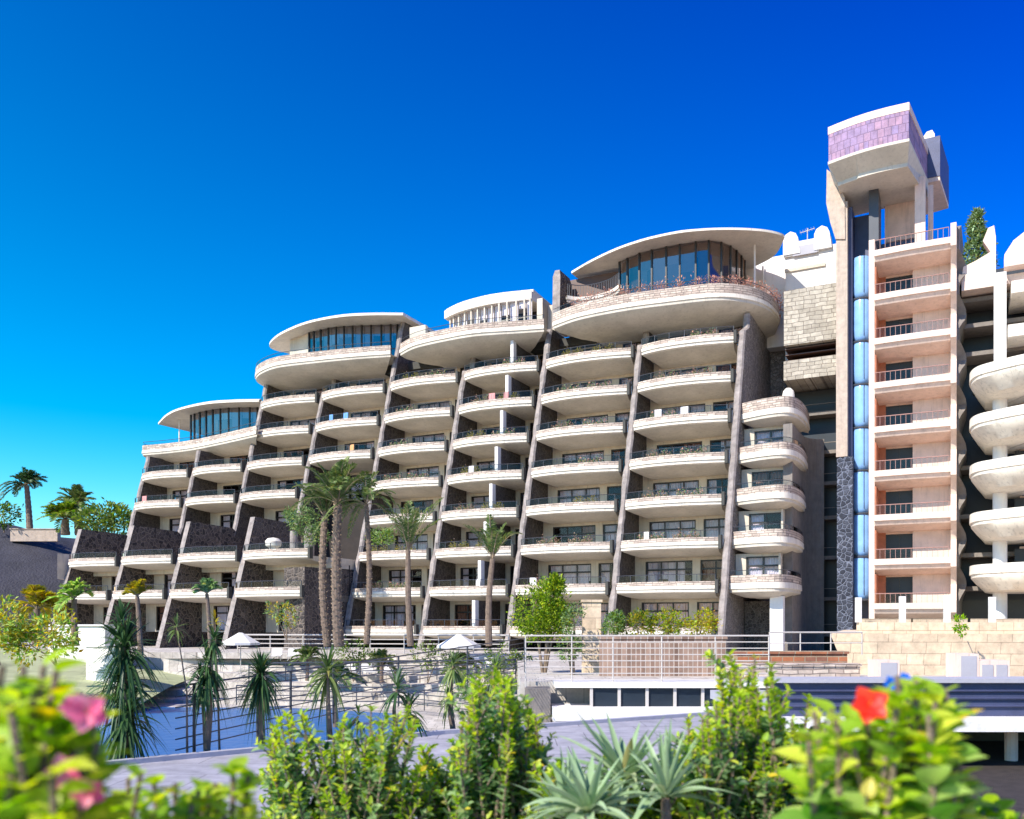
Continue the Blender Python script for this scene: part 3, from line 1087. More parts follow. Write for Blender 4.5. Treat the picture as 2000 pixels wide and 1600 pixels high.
wh = fthing('rooftop_house', 'white house with rounded chimneys above the stone link behind the big curved roof', 'building', (22, 13, 20))
d0 = 13.0
sl, sr = s_of(1440, d0), s_of(1640, d0)
m = MB()
zt = z_of(1600, 482, d0)
m.box(s_of(1534, d0), sr, d0, d0 + 6, 19.5, zt)
m.box(sl, s_of(1534, d0) - 0.003, d0 + 1.0, d0 + 6, ZI(8) - 1.5, z_of(1505, 503, d0 + 1))
m.box(s_of(1532, d0), s_of(1600, d0), d0 - 0.2, d0 + 3, zt - 0.4, z_of(1570, 474, d0) + 0.1)
part('wall', m, 'white', wh)
for px_ in (1545, 1606):
    q = s_of(px_, d0)
    m = MB()
    w_ = 0.55
    prof = [(-w_, 0), (-w_, 1.2), (-w_ * 0.7, 1.55), (0, 1.75), (w_ * 0.7, 1.55), (w_, 1.2), (w_ * 1.3, 0)]
    v = [(q + a, d0 - 0.3, zt - 0.3 + b) for a, b in prof] + [(q + a, d0 + 1.0, zt - 0.3 + b) for a, b in prof]
    n = len(prof)
    m.add(v, [tuple(range(n)), tuple(range(n, 2 * n))[::-1]] + [(i, n + i, n + (i + 1) % n, (i + 1) % n) for i in range(n)])
    part('chimney', m, 'white', wh, smooth=True)
m = MB()
a, b = s_of(1548, d0 - 0.3), s_of(1596, d0 - 0.3)
zw = z_of(1570, 497, d0)
m.box(a, b, d0 - 0.24, d0 - 0.21, zw - 0.1, zt + 0.25)
part('grey_panel', m, 'path', wh)
m = MB()
m.box(s_of(1533, d0), s_of(1612, d0), d0 - 0.14, d0 - 0.003, z_of(1570, 545, d0) + 0.7, z_of(1570, 530, d0) + 0.35)
part('ledge', m, 'cream', wh)
ant = fthing('television_antenna', 'thin tv antenna on the roof of the white house', 'antenna', (s_of(1577, 14), 14, zt))
m = MB()
q = s_of(1577, 14.0)
m.tube([(q, 14, zt), (q, 14, zt + 2.0)], 0.035, 6)
part('mast', m, 'steel', ant)
m = MB()
m.tube([(q - 0.55, 14, zt + 1.75), (q + 0.55, 14, zt + 1.9)], 0.03, 6)
for k in range(6):
    x = q - 0.5 + k * 0.2
    m.tube([(x, 13.7, zt + 1.78 + k * 0.025), (x, 14.3, zt + 1.78 + k * 0.025)], 0.015, 4)
part('crossbar', m, 'steel', ant)

# ======================= LIFT TOWER =======================
tw = fthing('lift_tower', 'tall cream tower with blue glass lift shaft, stacked balconies and pink tiled box on top', 'tower', (24, 7.4, GZ))
TD = 7.4
ZJ = lambda j: 3.92 + 3.0 * j
sL, sS, sP, sB = s_of(1633, TD), s_of(1655, TD), s_of(1697, TD), s_of(1708, TD)
sR = s_of(1868, TD)
m = MB()
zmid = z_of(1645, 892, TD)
m.box(sL, sS, TD, TD + 5.5, zmid, 29.2)
prof = [(s_of(x_, TD), z_of(x_, y_, TD)) for x_, y_ in ((1615, 332), (1614, 398), (1622, 436), (1632, 468), (1651, 468), (1650, 386), (1640, 368), (1632, 345))][::-1]
v = [(a, TD - 0.1, b) for a, b in prof] + [(a, TD + 4.0, b) for a, b in prof]
n = len(prof)
m.add(v, [tuple(range(n)), tuple(range(n, 2 * n))[::-1]] + [(i, n + i, n + (i + 1) % n, (i + 1) % n) for i in range(n)])
part('pilaster', m, 'tanwall', tw)
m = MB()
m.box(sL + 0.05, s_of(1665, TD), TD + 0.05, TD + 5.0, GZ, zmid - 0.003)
part('shaded_lattice_panel', m, 'lattice', tw)  # starts at the shadow edge; the shade is painted as darker stone
m = MB()
m.box(sS + 0.003, sP, TD + 2.4, TD + 2.7, GZ, 29.0)
m.box(sS + 0.003, sS + 0.25, TD + 0.6, TD + 2.4, zmid, 29.0)
part('shaft_wall', m, 'navy', tw)
# the glass lift tube in rounded segments
sc_ = (s_of(1664, TD + 1) + s_of(1700, TD + 1)) / 2
rad = (s_of(1700, TD + 1) - s_of(1664, TD + 1)) / 2
segs = []
yy = 1170.0
zc = z_of(1680, 1172, TD)
k = 0
while zc < z_of(1680, 465, TD) - 1:
    h = 3.0
    m = MB()
    prof = [(rad * 0.35, zc), (rad * 0.75, zc + 0.14), (rad * 0.95, zc + 0.4), (rad, zc + 0.9), (rad, zc + h - 0.25), (rad * 0.93, zc + h - 0.06)]
    rings = []
    for r_, z in prof:
        rings.append([(sc_ + r_ * math.sin(t), TD + 1.3 - r_ * math.cos(t), z) for t in np.linspace(-math.pi / 2, math.pi / 2, 13)] + [(sc_ + r_, TD + 2.2, z), (sc_ - r_, TD + 2.2, z)])
    m.loft(rings)
    o = part('glass_segment', m, 'liftglass', tw, smooth=True)
    m = MB()
    m.tube([(sc_ + rad * 0.9 * math.sin(t), TD + 1.3 - rad * 0.9 * math.cos(t), zc + 0.02) for t in np.linspace(-1.57, 1.57, 13)], 0.09, 6)
    m.box(sc_ - 0.1 - rad, sc_ - rad * 0.6, TD + 0.9, TD + 1.1, zc - 0.05, zc + 0.12)
    m.tube([(sc_ + 0.35 * rad, TD + 1.28 - rad * 0.95, zc + 0.35), (sc_ + 0.35 * rad, TD + 1.28 - rad * 0.95, zc + h)], 0.02, 4)
    part('collar', m, 'darksteel', o, tw)
    zc += h
m = MB()
m.box(sP, sB, TD + 0.0, TD + 5.0, GZ, 26.2)
part('pillar', m, 'pinkish', tw)
# stacked balconies
def balus(a_, b_, d_, z0_, z1_):
    m_ = MB()
    n_ = 14
    for q_ in range(n_ + 1):
        x_ = a_ + (b_ - a_) * q_ / n_
        m_.box(x_ - 0.012, x_ + 0.012, d_ - 0.012, d_ + 0.012, z0_, z1_)
    return m_


bw = sR - sB
for j in range(-1, 8):
    z = ZJ(j)
    m = MB()
    top = (j == 7)
    n = 10
    rings = []
    for i in range(n + 1):
        t = i / n
        s = sB + 0.003 + (bw - 0.35) * t
        fr = TD - 0.30 - 0.10 * math.sin(math.pi * t * 0.9)
        rings.append([(s, TD + 2.6, z + 0.02), (s, fr + 0.2, z + 0.02), (s, fr + 0.2, z + 0.42), (s, fr, z + 0.42), (s, fr, z + 0.02), (s, fr + 0.12, z - 0.02), (s, fr + 0.3, z - 0.28), (s, fr + 1.4, z - 0.55), (s, TD + 2.6, z - 0.6)])
        rings[-1].reverse()
    m.loft(rings, 0)
    o = part('balcony', m, 'pinkish', tw, smooth=True)
    gm = MB()
    gm.box(sB + 0.05, sR - 0.45, TD - 0.32, TD - 0.30, z + 0.42, z + 1.05)
    part('railing', gm, 'railglass', o, tw)
    gm = MB()
    gm.tube([(sB + 0.05, TD - 0.31, z + 1.07), (sR - 0.45, TD - 0.31, z + 1.07)], 0.03, 6)
    part('handrail', gm, 'rustrail', o, tw)
    part('balusters', balus(sB + 0.05, sR - 0.45, TD - 0.31, z + 0.42, z + 1.05), 'rustrail', o, tw)
    if top:
        continue
    # back wall with door
    bm = MB()
    dB = TD + 2.3
    x0, x1 = sB + 0.55, sB + 0.46 * bw
    bm.box(x1, sR - 0.3, dB - 0.5, dB + 0.3, z, z + 2.45)
    bm.box(x0, x1, dB + 0.003, dB + 0.3, z + 2.3, z + 2.45)
    part('back_wall', bm, 'pinkish', tw)
    bm = MB()
    bm.box(sB + 0.003, sB + 0.1, TD + 0.1, dB - 0.003, z + 0.03, z + 2.42)
    bm.box(sB + 0.003, x0, dB, dB + 0.3, z + 0.03, z + 2.45)
    part('side_panel', bm, 'terracotta', tw)  # orange glow of bounced light put into the panel colour
    fm = MB()
    W_, H_ = x1 - x0, 2.3
    fm.box(x0, x0 + 0.06, dB + 0.05, dB + 0.15, z + 0.03, z + H_)
    fm.box((x0 + x1) / 2 - 0.03, (x0 + x1) / 2 + 0.03, dB + 0.05, dB + 0.15, z + 0.03, z + H_)
    fm.box(x1 - 0.06, x1, dB + 0.05, dB + 0.15, z + 0.03, z + H_)
    fm.box(x0, x1, dB + 0.8, dB + 0.85, z, z + H_)
    wn = part('window', fm, 'darkframe', tw)
    gm = MB()
    gm.box(x0 + 0.06, x1 - 0.06, dB + 0.09, dB + 0.1, z + 0.03, z + H_)
    part('pane', gm, 'darkglass', wn, tw)
# scalloped right-hand flank wall
m = MB()
prof = []
for i in range(9 * 8 + 1):
    z = ZJ(-1) - 0.6 + 3.0 * i / 8
    ph = ((z - ZJ(0)) / 3.0) % 1.0
    fr = TD - 0.5 + 1.25 * math.sin(math.pi * min(1, max(0, (ph - 0.22) / 0.7))) ** 1.0
    if ph < 0.22:
        fr = TD - 0.5
    prof.append((fr, z))
zt = ZJ(7) + 1.4
prof = [(a, b) for a, b in prof if b < ZJ(7)] + [(TD - 0.5, ZJ(7)), (TD - 0.45, zt - 0.3), (TD - 0.1, zt)]
k = len(prof)
for s0_, s1_ in ((sR - 0.34, sR),):
    rings = [[(s0_, a, b), (s1_, a, b), (s1_ + 0.15, TD + 4.0, b), (s0_, TD + 4.0, b)] for a, b in prof]
    m.loft(rings)
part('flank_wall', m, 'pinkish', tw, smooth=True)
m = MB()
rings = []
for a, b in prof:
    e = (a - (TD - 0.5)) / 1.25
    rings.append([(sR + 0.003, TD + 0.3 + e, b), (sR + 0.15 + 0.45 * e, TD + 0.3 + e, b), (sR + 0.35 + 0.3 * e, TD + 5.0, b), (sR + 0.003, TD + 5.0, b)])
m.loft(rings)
part('flank_wall', m, 'greywall', tw, smooth=True)  # tower side turned from the sun, its shade put into dark grey
m = MB()
m.box(sB, sR - 0.35, TD + 3.4, TD + 4.0, GZ, ZJ(7) + 0.4)
part('core', m, 'recess', tw)
# structure between the top balcony and the head
m = MB()
m.box(s_of(1697, TD + 0.4), s_of(1716, TD + 0.4), TD + 0.4, TD + 2.6, 26.21, 29.8)
part('panelled_pier', m, 'darksteel', tw)
m = MB()
q0, q1 = s_of(1726, TD + 2.4), s_of(1790, TD + 2.4)
m.box(q0, q1, TD + 3.4, TD + 3.8, 27.2, 29.8)
m.box(s_of(1790, TD + 1.2) - 0.1, s_of(1801, TD + 1.2) + 0.2, TD + 1.0, TD + 1.8, ZJ(7) + 0.4, 30.3)
m.box(s_of(1812, TD + 2), s_of(1822, TD + 2), TD + 2.6, TD + 3.2, ZJ(7) + 0.4, 30.3)
part('head_wall', m, 'pinkish', tw)
m = MB()
m.box(q0 - 0.5, q1, TD + 3.6, TD + 3.9, ZJ(7) + 0.4, 27.2)
part('lobby_glass', m, 'navy', tw)
# the head: tiled box with white rim and sloped soffit
A = sd_of(at(1617, 300, 59.6))
B = sd_of(at(1776, 240, 56.7))
Cc = (B[0] + 0.9, B[1] + 6.5)
Dd = (A[0] + 0.3, A[1] + 6.5)
zbh, zth = 30.85, 33.35


def midbow(p, q, e, n=8):
    out = []
    for i in range(n + 1):
        t = i / n
        x, y = p[0] + (q[0] - p[0]) * t, p[1] + (q[1] - p[1]) * t
        nx_, ny_ = (q[1] - p[1]), -(q[0] - p[0])
        L = math.hypot(nx_, ny_)
        out.append((x + nx_ / L * e * math.sin(math.pi * t), y + ny_ / L * e * math.sin(math.pi * t)))
    return out


def shr(poly, k_):
    cx = sum(p[0] for p in poly) / len(poly)
    cy = sum(p[1] for p in poly) / len(poly)
    return [(cx + (p[0] - cx) * k_, cy + (p[1] - cy) * k_) for p in poly]


hp = midbow(A, B, 0.3) + [Cc, Dd]
m = MB()
m.prism(shr(hp, 0.985), zbh + 0.18, zth - 0.5)
part('tiled_box', m, 'tile', tw)
m = MB()
m.prism(hp, zth - 0.497, zth)
part('rim', m, 'pinkish', tw)
m = MB()
n = len(hp)
low = [(p[0] + (0.5 if i < 3 else (-0.15 if i > 5 and i < 9 else 0)), p[1] + (1.15 if i < 9 else 0)) for i, p in enumerate(hp)]
rings = [[(p[0], p[1], zbh + 0.177) for p in hp], [(p[0], p[1], zbh) for p in hp], [(p[0], p[1], 30.05) for p in low], [(p[0], p[1], 29.8) for p in low]]
rings.reverse()
m.loft(rings)
part('soffit', m, 'soffit', tw)
# rear pod in navy with pale underside
a = at(1786, 300, 62.5)
q = sd_of(a)
m = MB()
pod = [(q[0], q[1]), (s_of(1836, q[1]), q[1]), (s_of(1836, q[1]) + 0.5, q[1] + 5.0), (q[0], q[1] + 5.6)]
m.prism(pod, 31.2, 34.0)
part('rear_pod', m, 'navy', tw)
m = MB()
m.prism(shr(pod, 0.98), 30.9, 31.197)
part('rear_soffit', m, 'pinkish', tw)
m = MB()
q = sd_of(at(1812, 300, 63))
prof = [(-0.45, 0.2), (-0.35, 0.75), (-0.05, 1.15), (0.3, 1.2), (0.45, 0.9), (0.5, -0.4)]
v = [(q[0] + a, q[1] - 0.6, 33.5 + b) for a, b in prof] + [(q[0] + a, q[1] + 0.2, 33.5 + b) for a, b in prof]
n = len(prof)
m.add(v, [tuple(range(n)), tuple(range(n, 2 * n))[::-1]] + [(i, n + i, n + (i + 1) % n, (i + 1) % n) for i in range(n)])
part('rounded_finial', m, 'fascia', tw, smooth=True)

# ======================= RIGHT WING =======================
wg = fthing('hotel_wing', 'white hotel wing with fat rounded balconies right of the lift tower', 'building', (36, 6, GZ))
wz = [15.5, 12.5, 9.5, 6.4, 3.1]
for k, z in enumerate(wz):
    y_ = YH - z * F / 57.5
    o = [sd_of(at(1940, y_, 61.5)), sd_of(at(1908, y_, 60.0)), sd_of(at(1893, y_, 57.6)), sd_of(at(1905, y_, 55.6)), sd_of(at(1945, y_, 54.2)), sd_of(at(2010, y_, 52.6)), sd_of(at(2110, y_, 51.0))]
    terrace(wg, o, z, o[3][1] + 5.5, n=36, rim=0.55, par=0, hull=1.15, reach=1.7, names=('balcony', 'parapet', 'railing'), hullmat='fascia')
    m = MB()
    qs = sd_of(at(1953, y_, 57.0))
    if k < 4:
        zl = wz[k + 1] + 0.03
    else:
        zl = GZ
    m.tube([(qs[0], qs[1], zl), (qs[0], qs[1], z - 1.14)], 0.42, 14)
    part('column', m, 'white', wg, smooth=True)
    m = MB()
    wd = o[3][1] + 4.0
    m.box(qs[0] + 1.2, qs[0] + 9, wd, wd + 0.3, z + 0.03, z + 1.9)
    part('back_wall', m, 'pinkish', wg)
    m = MB()
    m.box(qs[0] + 0.9, qs[0] + 4.0, wd - 0.15, wd - 0.1, z + 0.03, z + 1.75)
    part('window', m, 'darkglass', wg)
d0 = 8.5
sl, sr = s_of(1850, d0 + 4), s_of(2200, d0)
m = MB()
m.box(sl, sr, d0 + 4, d0 + 4.3, GZ, 24.5)
part('recess_wall', m, 'recess', wg)
m = MB()
m.box(sl, sr, d0 + 3.6, d0 + 3.63, GZ, 24.5)
part('pane', m, 'darkglass', wg)
m = MB()
for y_ in (590, 640, 695, 915, 1010, 1085, 1150):
    zz = z_of(1920, y_, d0 + 2)
    m.box(sl, sr, d0 + 1.2, d0 + 3.6, zz - 0.14, zz + 0.14)
part('landing_slabs', m, 'greywall', wg)
m = MB()
q0 = s_of(1878, d0)
zt = z_of(1915, 545, d0)
m.box(q0, sr, d0, d0 + 4, zt - 0.6, zt)
part('roof_slab', m, 'pinkish', wg)
m = MB()
q1 = s_of(1945, d0)
prof = [(q0, 0), (q0 + 0.1, 1.0), (q0 + 0.8, 1.25), (q0 + 1.7, 1.7), (q1 - 0.75, 2.5), (q1 - 0.45, 3.3), (q1 - 0.1, 3.4), (q1, 2.6), (q1, 0)]
v = [(a, d0 + 0.05, zt + 0.003 + b) for a, b in prof] + [(a, d0 + 0.8, zt + 0.003 + b) for a, b in prof]
n = len(prof)
m.add(v, [tuple(range(n)), tuple(range(n, 2 * n))[::-1]] + [(i, n + i, n + (i + 1) % n, (i + 1) % n) for i in range(n)])
q2 = s_of(1962, d0 - 1)
prof = [(q2, 0.2), (q2, 1.0), (q2 + 0.5, 1.8), (q2 + 1.2, 2.3), (q2 + 1.9, 3.3), (q2 + 3.5, 3.5), (q2 + 3.5, 0.2)]
v = [(a, d0 - 1, zt + 0.003 + b) for a, b in prof] + [(a, d0, zt + 0.003 + b) for a, b in prof]
n = len(prof)
m.add(v, [tuple(range(n)), tuple(range(n, 2 * n))[::-1]] + [(i, n + i, n + (i + 1) % n, (i + 1) % n) for i in range(n)])
part('parapet', m, 'pinkish', wg, smooth=True)
m = MB()
q = s_of(1953, d0 - 0.6)
m.box(q - 0.35, q + 0.35, d0 - 1.0, d0 - 0.3, z_of(1953, 735, d0), zt - 0.1)
part('pier', m, 'white', wg)
m = MB()
q = s_of(1975, d0 - 1)
m.box(q, sr, d0 - 1.5, d0 + 3, z_of(1990, 585, d0), z_of(1990, 562, d0))
m.box(q - 0.2, sr, d0 - 1.5, d0 + 3, z_of(1990, 668, d0), z_of(1990, 645, d0))
part('upper_balcony', m, 'fascia', wg)

# ======================= PODIUM, DECKS, POOL =======================
m = MB()
# hotel terrace level (one sheet with thickness)
m.prism([(-75, 61), (-30, 63), (-10, 60), (0.3, 56), (0.3, 31.0), (60, 31.0), (60, 130), (-75, 130)], -5.2, GZ)
single('hotel_terrace', m, 'paving', kind='structure', loc=(0, 60, GZ))
m = MB()
for k in range(6):
    y_ = 51.0 + k * 1.7
    z_ = -4.55 + k * 0.42
    m.prism([(-24 + k, y_ + 2.5), (-12, y_), (-4, y_ - 0.5 - k * 0.3), (0.28, y_ - 2.5), (0.28, 61), (-24, 61)], -5.1, z_)
single('stepped_terrace', m, 'paving', kind='structure', loc=(0, 55, -4.5))
m = MB()
m.box(-60, 14, 18, 62, -5.2, -4.75)
single('pool_deck', m, 'paving', kind='structure', loc=(0, 40, -4.75))
m = MB()
m.prism([(-27, 27), (-4, 23), (-2, 33), (-6, 46), (-12, 49), (-26, 50)], -4.9, -4.70)
single('pool_water', m, 'water', kind='structure', loc=(-10, 40, -4.7))
# near path, planter and kerb
PL = [(-12.5, 7.5), (-9.0, 10.0), (-5.8, 12.2), (-1.2, 15.9), (4.0, 19.0), (9.0, 21.0)]
m = MB()
m.prism([(-30, -20), (40, -20), (40, 8), (12, 12.9), (9.0, 20.9)] + PL[::-1] + [(-30, 3)], -5.2, -2.0)
single('path', m, 'pathslab', kind='structure', loc=(0, 0, -2.0))
m = MB()
up = [(p[0] - 0.35, p[1] + 0.95) for p in PL]
m.prism(PL + up[::-1], -5.2, -2.06)
single('planting_bed', m, 'soil', kind='structure', loc=(0, 13, -2.06))
m = MB()
for i in range(len(PL) - 1):
    a, b = np.array(PL[i]), np.array(PL[i + 1])
    t = (b - a) / np.linalg.norm(b - a)
    nn = np.array([-t[1], t[0]]) * 0.14
    m.prism([tuple(a), tuple(b), tuple(b + nn), tuple(a + nn)], -2.1, -1.93)
single('kerb', m, 'path', kind='structure', loc=(0, 13, -2.0))
# lawn slope on the left
m = MB()
v, f = [], []
nx, ny = 30, 24
for j in range(ny + 1):
    for i in range(nx + 1):
        x = -70 + (70 - 17) * i / nx
        y = 24 + 38 * j / ny
        z = -4.7 + 2.9 * (j / ny) ** 0.8 + 0.25 * math.sin(x * 0.4) * math.cos(y * 0.3) - 1.6 * max(0, (i / nx - 0.75) / 0.25)
        v.append((x + (y - 24) * -0.12, y, z))
for j in range(ny):
    for i in range(nx):
        a = j * (nx + 1) + i
        f.append((a, a + 1, a + nx + 2, a + nx + 1))
m.add(v, f)
single('lawn', m, 'lawn', kind='structure', smooth=True, loc=(-40, 40, -4))

# white garden walls on the left
def wall_box(p0, p1, th, z0, z1, mat, name, label, cat='wall', mats2=None, cop=None):
    a, b = np.array(p0, float), np.array(p1, float)
    t = (b - a) / np.linalg.norm(b - a)
    nn = np.array([-t[1], t[0]]) * th
    root = thing(name, label, cat, (float(a[0]), float(a[1]), z0))
    m_ = MB()
    m_.prism([tuple(a), tuple(b), tuple(b + nn), tuple(a + nn)], z0, z1)
    part('wall_body', m_, mat, root)
    m_ = MB()
    e = nn * 0.12
    m_.prism([tuple(a - e - t * 0.05), tuple(b - e + t * 0.05), tuple(b + nn + e + t * 0.05), tuple(a + nn + e - t * 0.05)], z1 + 0.003, z1 + 0.10)
    part('coping', m_, cop or mat, root)
    return root


wall_box((at(95, 1250, 60)[0], 60), (at(205, 1250, 59)[0], 59), 1.2, -3.2, -0.2, 'white', 'garden_wall', 'thick white garden wall on the lawn below the left end of the hotel')
wall_box((at(168, 1300, 52)[0], 52), (at(232, 1300, 51)[0], 51), 0.8, -3.6, -1.4, 'white', 'garden_wall', 'short white block wall behind the tallest dark spiky plant')
wall_box((at(20, 1020, 104)[0], 104), (at(112, 1030, 104)[0], 104), 0.8, 9.6, 11.0, 'tanwall', 'garden_wall', 'low sandy wall on top of the dark hill beside the palms')

# brown wall and sandy pillar behind the white fence
wall_box((at(1172, 1240, 34)[0], 34), (at(1418, 1240, 34)[0], 34), 0.4, -2.05, -0.62, 'brickbrown', 'brown_wall', 'brown brick wall behind the white fence under the golden shrubs')
wall_box((at(1138, 1240, 36)[0], 36), (at(1174, 1240, 36)[0], 36), 0.5, -2.05, 0.85, 'sand', 'sandstone_pillar', 'square sandstone pillar right of the round green tree', 'pillar')
wall_box((at(1440, 1285, 33)[0], 33), (at(1655, 1285, 33)[0], 33), 0.5, -2.05, -1.15, 'redbrick', 'low_wall', 'low wall with red brick top left of the sandstone podium', cop='redbrick')
wall_box((at(1425, 1300, 31.6)[0], 31.6), (at(1680, 1300, 31.6)[0], 31.6), 0.5, -2.05, -1.55, 'clad', 'low_wall', 'low pale stone wall in front of the red brick topped wall')

# sandstone podium with prow
pd = thing('sandstone_podium', 'pale sandstone podium with a pointed prow and glass parapet under the lift tower', 'podium', (13, 35, -3))
Yp = 35.0
x0, x1 = at(1632, 1240, Yp)[0], 34.0
m = MB()
ztp, zbt = at(0, 1238, Yp)[2], -3.2
xb = at(1690, 1330, Yp)[0]
top = [(x0, Yp + 0.6), (x0 + 1.2, Yp - 0.1), (x1, Yp - 3.0), (x1, Yp + 20), (0.375 * (Yp + 20), Yp + 20)]
bot = [(xb, Yp + 0.7), (xb + 0.9, Yp + 0.2), (x1, Yp - 3.0), (x1, Yp + 20), (0.40 * (Yp + 20), Yp + 20)]
m.loft([[(p[0], p[1], zbt) for p in bot], [(p[0], p[1], ztp) for p in top]])
part('podium_wall', m, 'sand', pd)
m = MB()
zz = ztp + 0.003
xa = at(1690, 1240, Yp)[0]
m.prism([(xa, Yp + 0.5), (x1, Yp - 2.3), (x1, Yp - 1.9), (xa, Yp + 0.9)], zz, zz + 0.45)
part('parapet_base', m, 'sand', pd)
ptA, ptB = np.array([xa, Yp + 0.7]), np.array([x1, Yp - 2.1])
for k in range(12):
    t0, t1 = k / 12, (k + 1) / 12
    a, b = ptA + (ptB - ptA) * t0, ptA + (ptB - ptA) * t1
    m = MB()
    m.box(a[0] - 0.09, a[0] + 0.09, a[1] - 0.12, a[1] + 0.12, zz + 0.45, zz + 1.45 + 0.04 * (k % 3))
    part('post', m, 'white', pd)
    m = MB()
    m.add([(a[0] + 0.1, a[1], zz + 0.46), (b[0] - 0.1, b[1], zz + 0.46), (b[0] - 0.1, b[1], zz + 1.32), (a[0] + 0.1, a[1], zz + 1.32)], [(0, 1, 2, 3)])
    part('glass_panel', m, 'railglass', pd)
m = MB()
for x_ in (1690, 1800, 1915):
    p = at(x_, 1180, Yp + 1.6)
    m.box(p[0], p[0] + 1.9, p[1], p[1] + 0.8, zz, zz + 0.6)
part('terrace_planter', m, 'sand', pd)
# white cabinets at its foot
for k, (xa_, xb_, y0_, y1_, lb) in enumerate(((1715, 1757, 1290, 1326, 'small white cabinet at the foot of the sandstone podium near its prow'),
                                             (1872, 1912, 1277, 1328, 'taller white cabinet against the sandstone podium'),
                                             (1913, 1972, 1290, 1328, 'wide white machine with two grey vents by the podium'))):
    a, b = at(xa_, y1_, 30.5), at(xb_, y0_, 30.5)
    r_ = thing('utility_cabinet', lb, 'cabinet', (float(a[0]), 30.5, float(a[2])))
    m = MB()
    m.box(a[0], b[0], 30.5, 31.4, a[2] - 0.4, b[2])
    part('casing', m, 'pinkish', r_)
    m = MB()
    w_ = b[0] - a[0]
    if k == 2:
        for q in (0.08, 0.55):
            m.box(a[0] + w_ * q, a[0] + w_ * (q + 0.36), 30.47, 30.497, a[2] + 0.1, b[2] - 0.15)
    else:
        m.box(a[0] + w_ * 0.12, a[0] + w_ * 0.88, 30.48, 30.497, a[2], b[2] - 0.08)
    part('vent' if k == 2 else 'door', m, 'path', r_)

# pool bar block under the white fence
pb = thing('pool_bar', 'white pool building with a dark window strip and pale ledge below the white fence', 'pool building', (1.2, 29, -4.75))
xl, xr = at(1062, 1380, 29.0)[0], at(1420, 1380, 29.0)[0] + 3
m = MB()
m.prism([(xl + 0.4, 29.4), (xr, 29.2), (xr, 31.0), (xl + 0.4, 31.0)], -2.15, -2.0)
m.box(xl + 0.3, xr, 28.6, 30.6, -3.16, -2.78)
part('ledge', m, 'white', pb)
m = MB()
m.box(xl + 1.6, xr, 29.5, 29.6, -2.778, -2.153)
part('window', m, 'darkglass', pb)
m = MB()
for i in range(9):
    x = xl + 1.6 + (xr - xl - 1.6) * i / 8
    m.box(x - 0.05, x + 0.05, 29.42, 29.497, -2.778, -2.153)
part('window_frame', m, 'steel', pb)
m = MB()
arc = [(xl + 0.2 + 1.4 * (1 - math.cos(t)), 30.0 - 1.25 * math.sin(t)) for t in np.linspace(0, math.pi / 2, 10)]
rings = []
for z_, k_ in ((-4.8, 0.9), (-4.2, 0.6), (-3.6, 0.2), (-3.163, 0.0)):
    rings.append([(p[0] + k_, p[1] + k_ * 0.5, z_) for p in arc] + [(xr, 28.75 + k_ * 0.5, z_), (xr, 30.9, z_), (xl + 0.2 + k_, 30.9, z_)])
m.loft(rings)
part('curved_wall', m, 'white', pb, smooth=True)
m = MB()
m.box(xl - 0.6, xl + 0.25, 29.6, 30.8, -4.7, -2.2)
part('side_wall', m, 'greywall', pb)

# near canopy at right: beam over a dark undercroft
cn = thing('bridge_deck', 'low concrete deck with navy side panel and pale edge over a dark undercroft', 'bridge', (6, 12, -2))
m = MB()
xa, xb = at(1500, 0, 12)[0], 16.0
m.box(xa, xb, 12.0, 12.5, at(0, 1334, 12)[2], at(0, 1326, 12)[2])
part('deck_top', m, 'path', cn)
m = MB()
m.box(xa, xb, 12.21, 15.5, at(0, 1400, 12)[2] - 0.05, at(0, 1400, 12)[2] + 0.1)
part('deck_slab', m, 'path', cn)
m = MB()
m.box(xa + 0.1, xb, 12.08, 12.2, at(0, 1400, 12)[2], at(0, 1334, 12)[2] - 0.003)
for k in range(3):
    zz_ = at(0, 1350 + 15 * k, 12)[2]
    m.tube([(xa + 0.1, 12.05, zz_), (xb, 12.05, zz_)], 0.015, 5)
part('side_panel', m, 'navy', cn)
m = MB()
m.box(xa + 0.05, xb, 11.9, 15.4, at(0, 1428, 12)[2], at(0, 1400, 12)[2] - 0.003)
part('edge_beam', m, 'white', cn)
m = MB()
m.box(xa + 0.3, xb, 15.0, 15.2, -2.0, at(0, 1428, 12)[2] - 0.003)
part('back_wall', m, 'recess', cn)  # darkness under the deck put into the wall colour
m = MB()
m.prism([(3.6, 7.0), (16, 5.0), (16, 14.9), (5.0, 14.9)], -2.05, -1.985)
single('undercroft_shade', m, 'soil', kind='structure', loc=(6, 12, -2))  # dark sheet added for the shade under the deck
for px_ in (1700, 1975, 2150):
    q = at(px_, 1500, 12.8)
    m = MB()
    m.tube([(q[0], q[1], -2.0), (q[0], q[1], at(0, 1428, 12)[2] - 0.003)], 0.09, 10)
    part('post', m, 'pinkish', cn)

